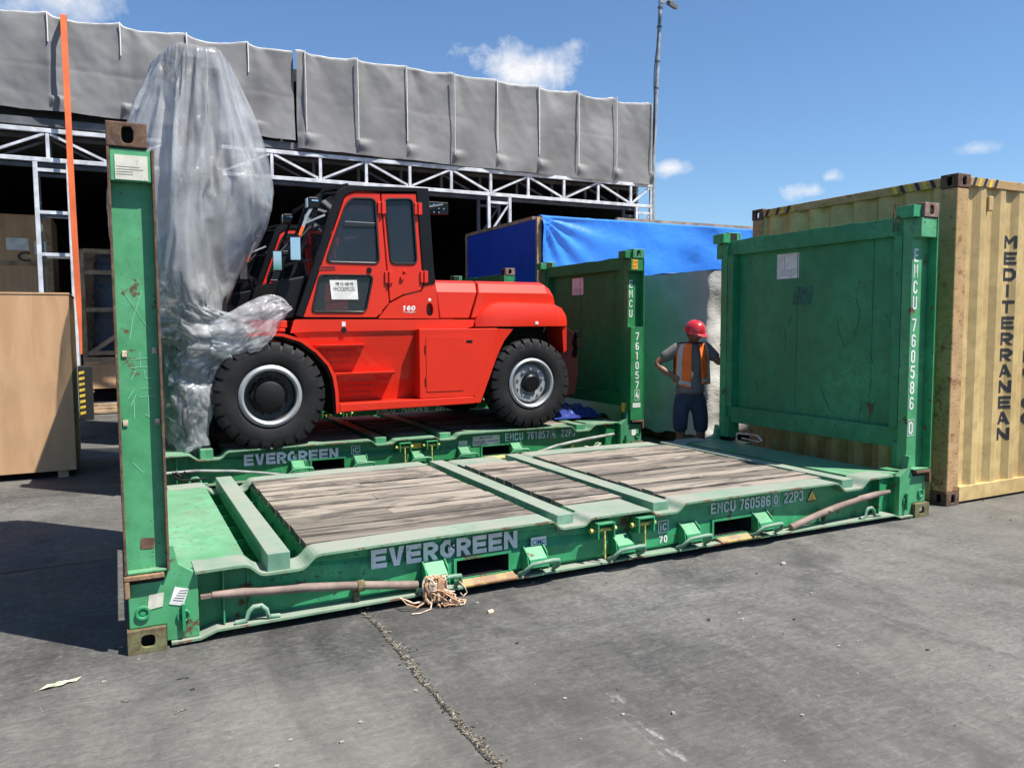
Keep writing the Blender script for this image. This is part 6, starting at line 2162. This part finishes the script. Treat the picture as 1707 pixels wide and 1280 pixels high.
# tee shirt and shorts: loose shells over the body
TJ = [(0.0, 0.0, .80, .185), (0.0, 0.0, .88, .178), (0.0, .0, 1.0, .160), (0.01, .01, 1.18, .148), (0.015, .015, 1.30, .122), (.018, .0, 1.365, .075), (-.155, .01, 1.335, .082), (-.26, .025, 1.262, .074), (-.325, .033, 1.212, .070), (.18, .01, 1.345, .080), (.26, -.03, 1.255, .070), (.29, -.045, 1.21, .064)]
shirt = mpart('tee_shirt', skin_mesh('tee_shirt', TJ, [(0, 1), (1, 2), (2, 3), (3, 4), (4, 5), (4, 6), (6, 7), (7, 8), (4, 9), (9, 10), (10, 11)], 'shirt'))
SJ = [(0, 0, .90, .135), (0, .0, .80, .142), (-.095, .0, .72, .108), (-.112, -.008, .55, .098), (-.108, .0, .37, .082), (.095, .0, .72, .108), (.122, -.012, .55, .098), (.130, .0, .37, .082)]
mpart('shorts', skin_mesh('shorts', SJ, [(0, 1), (1, 2), (2, 3), (3, 4), (1, 5), (5, 6), (6, 7)], 'shorts'))
# open vest: two front panels and a back
vest = None
for sg in (-1, 1):
    b = MB()
    def vf(u, v, sg=sg):
        z = .94 + .46 * v
        w0 = .03 + .015 * (1 - v) if sg < 0 else .055 + .03 * (1 - v)
        half = .185 + .02 * (1 - v) - .04 * max(0, v - .8) * 4
        a = u
        x = sg * (w0 + (half - w0) * a)
        y = -.165 * math.cos(min(1, abs(x) / .21) * 1.35) - .015 + .012 * fbm(x * 22, z * 8, 3) + .10 * max(0, v - .72)
        return (x + .012, y, z - .05 * (1 - a) * (1 - v) * (1 if sg < 0 else 0) + .01 * fbm(x * 9, z * 3, 1))
    b.grid(vf, 14, 22)
    o = mpart('vest_front', b.mesh('vest_front', 'vest', smooth=180), man)
    sd = o.modifiers.new('thick', 'SOLIDIFY'); sd.thickness = .006
    b = MB(); b.grid(lambda u, v, f=vf: tuple(Vector(f(.62 + .3 * u, v)) + Vector((0, -.006, 0))), 4, 22)
    mpart('reflective_band', b.mesh('reflective_band', 'reflective', smooth=180), o)
    b = MB(); b.grid(lambda u, v, f=vf: tuple(Vector(f(u, .05 + .09 * v)) + Vector((0, -.008, 0))), 10, 3)
    mpart('reflective_band', b.mesh('reflective_band', 'reflective', smooth=180), o)
b = MB()
b.grid(lambda u, v: (.20 * math.sin((u - .5) * 2.6) + .012, .03 + .14 * math.cos((u - .5) * 2.6), .95 + .44 * v), 14, 12)
mpart('vest_back', b.mesh('vest_back', 'vest', smooth=180), man)
for x in (-.11, .15):
    b = MB(); b.loft([[(x + w * math.cos(t * .628), y + w * .6 * math.sin(t * .628), z) for t in range(10)] for (w, y, z) in ((.048, .03, .0), (.05, .03, .03), (.046, .035, .07), (.040, .04, .10))])
    b.loft([[(x + .045 * math.cos(t * .628), -.07 + .10 * math.sin(t * .628), z * (1 - .2 * (math.sin(t * .628) < 0))) for t in range(10)] for z in (.0, .05)])
    mpart('shoe', b.mesh('shoe', 'shoe', smooth=60), man)

# ================================================================ SMALL THINGS
# rope hank hung on the lashing bar of the near rack
b = MB()
rr = random.Random(3)
for k in range(18):
    x0 = 1.60 + rr.uniform(-.05, .06)
    x1 = x0 + rr.uniform(-.03, .05)
    pts = []
    zlow = rr.uniform(.015, .07)
    for q in range(13):
        t = q / 12
        a = t * 2 * math.pi
        pts.append((x0 + (x1 - x0) * t + .035 * math.sin(a) + rr.uniform(-.006, .006), -.052 - .02 * math.sin(a + k) + rr.uniform(-.005, .005), (.175 + zlow) / 2 + (.175 - zlow) / 2 * math.cos(a)))
    b.tube(pts, rr.uniform(.0045, .0065), 5, m=k % 2)
for k in range(6):
    b.tube([(1.585 + .03 * math.cos(a), -.055 - .03 * math.sin(a), .10 + .008 * k) for a in [q * .6 for q in range(11)]], .005, 5, m=1)
b.tube([(1.56, -.03, .03), (1.47, -.05, .035), (1.43, -.03, .055), (1.40, -.01, .065)], .005, 5, m=1)
b.tube([(1.56, -.05, .04), (1.48, -.08, .02), (1.42, -.07, .045), (1.41, -.03, .06)], .005, 5, m=0)
b.tube([(1.58, -.06, .04), (1.55, -.11, .008), (1.48, -.14, .007), (1.43, -.13, .007)], .004, 5, m=1)
for k in range(9):
    x, y_ = 1.60 + rr.uniform(-.03, .07), -.065
    pts = [(x - .02, y_, .11 + rr.uniform(-.02, .02))]
    a0 = rr.uniform(0, 6.28)
    rad = rr.uniform(.025, .06)
    cx_, cy_ = x + rr.uniform(.02, .09), -.09 - rr.uniform(0, .04)
    for q in range(10):
        a_ = a0 + q * .62
        pts.append((cx_ + rad * math.cos(a_) * rr.uniform(.85, 1.15), cy_ + rad * .6 * math.sin(a_), .008 + .02 * rr.random() + .05 * max(0, 1 - q / 3)))
    b.tube(pts, .0042, 5, m=k % 2)
b.tube([(1.74, -.03, .14), (1.79, -.05, .08), (1.80, -.06, .05), (1.77, -.07, .035), (1.76, -.05, .05)], .0035, 5, m=1)
b.prism([(1.60, .04), (1.64, .035), (1.65, .16), (1.61, .165)], -.085, -.078, m=0)
solid('rope_hank', b, ['rope', 'rope_pale'], 'tangled hank of tan rope tied to the near rack lashing bar', 'rope', (1.6, -.06, .0), smooth=60)


def chip(name, x, y, sx, sy, h, mat, label, cat, rz=0.0, group=None):
    b = MB()
    n = 7
    rr2 = random.Random(int(x * 977 + y * 331))
    low = [(sx * math.cos(t * 6.283 / n) * rr2.uniform(.7, 1.1), sy * math.sin(t * 6.283 / n) * rr2.uniform(.7, 1.1)) for t in range(n)]
    b.loft([[(p[0], p[1], .002) for p in low], [(p[0] * .9, p[1] * .9, h * rr2.uniform(.7, 1)) for p in low]])
    o = bpy.data.objects.new(name, b.mesh(name, mat))
    o.location = (x, y, 0)
    o.rotation_euler = (0, 0, rz)
    COL.objects.link(o)
    tag(o, label, cat, group)
    return o


chip('wood_chip', 1.84, -.30, .026, .014, .016, 'rope_pale', 'pale wood chip on the ground near the rope', 'wood chip', .2)
chip('pebble', 3.97, -.41, .030, .02, .014, 'stone', 'pale flat pebble on the ground before the near rack', 'pebble', .4)
chip('pebble', 2.85, -.96, .012, .01, .012, 'joint', 'dark round pebble on the open yard, middle right', 'pebble', .4)
chip('pebble', 2.02, -1.70, .012, .010, .012, 'stone', 'small grey pebble at the front edge of the yard', 'pebble', 1.0)
# torn pale leaf
b = MB()
lf = [(-.085, -.02), (-.05, .01), (-.03, .006), (-.012, .030), (.02, .022), (.045, .032), (.085, .028), (.065, .008), (.03, .0), (.01, -.018), (-.02, -.012), (-.045, -.026)]
b.loft([[(p[0], p[1], .004 + .010 * math.sin(i * 1.3) ** 2) for i, p in enumerate(lf)], [(p[0] * .2, p[1] * .2, .014) for p in lf]], cap=False)
o = bpy.data.objects.new('torn_leaf', b.mesh('torn_leaf', 'leaf'))
o.location = (-.28, -.21, 0)
COL.objects.link(o)
tag(o, 'torn pale green leaf on the ground at lower left', 'leaf')
for i, (x, y, L_, a, lab) in enumerate(((.19, -.73, .055, .5, 'thin splinter on the ground below the left rack corner'), (.22, -.40, .05, -.1, 'dark twig lying nearest the left rack corner'), (-.02, -.52, .035, 2.7, 'short straw beside the torn leaf'))):
    b = MB(); b.tube([(-L_ / 2, 0, .004), (0, .004, .006), (L_ / 2, -.002, .004)], .0022, 5)
    o = bpy.data.objects.new('twig', b.mesh('twig', 'straw' if i != 1 else 'joint'))
    o.location = (x, y, 0); o.rotation_euler = (0, 0, a)
    COL.objects.link(o)
    tag(o, lab, 'twig')
# scattered grit
b = MB()
rr = random.Random(11)
for i in range(420):
    x, y = rr.uniform(-2.5, 9), rr.uniform(-3.2, 2.2)
    s_ = rr.choice((.0015, .002, .0025, .003, .005))
    a = rr.uniform(0, 3)
    c, s = math.cos(a), math.sin(a)
    b.hexa([(x + (c * p - s * q) * s_ * 1.6, y + (s * p + c * q) * s_, z) for z in (.001, .001 + s_ * 1.2) for p, q in ((-1, -1), (1, -1), (1, 1), (-1, 1))], rr.choice((0, 0, 1)))
solid('yard_grit', b, ['stone', 'joint'], 'fine grit and specks scattered over the yard', 'grit', kind='stuff')
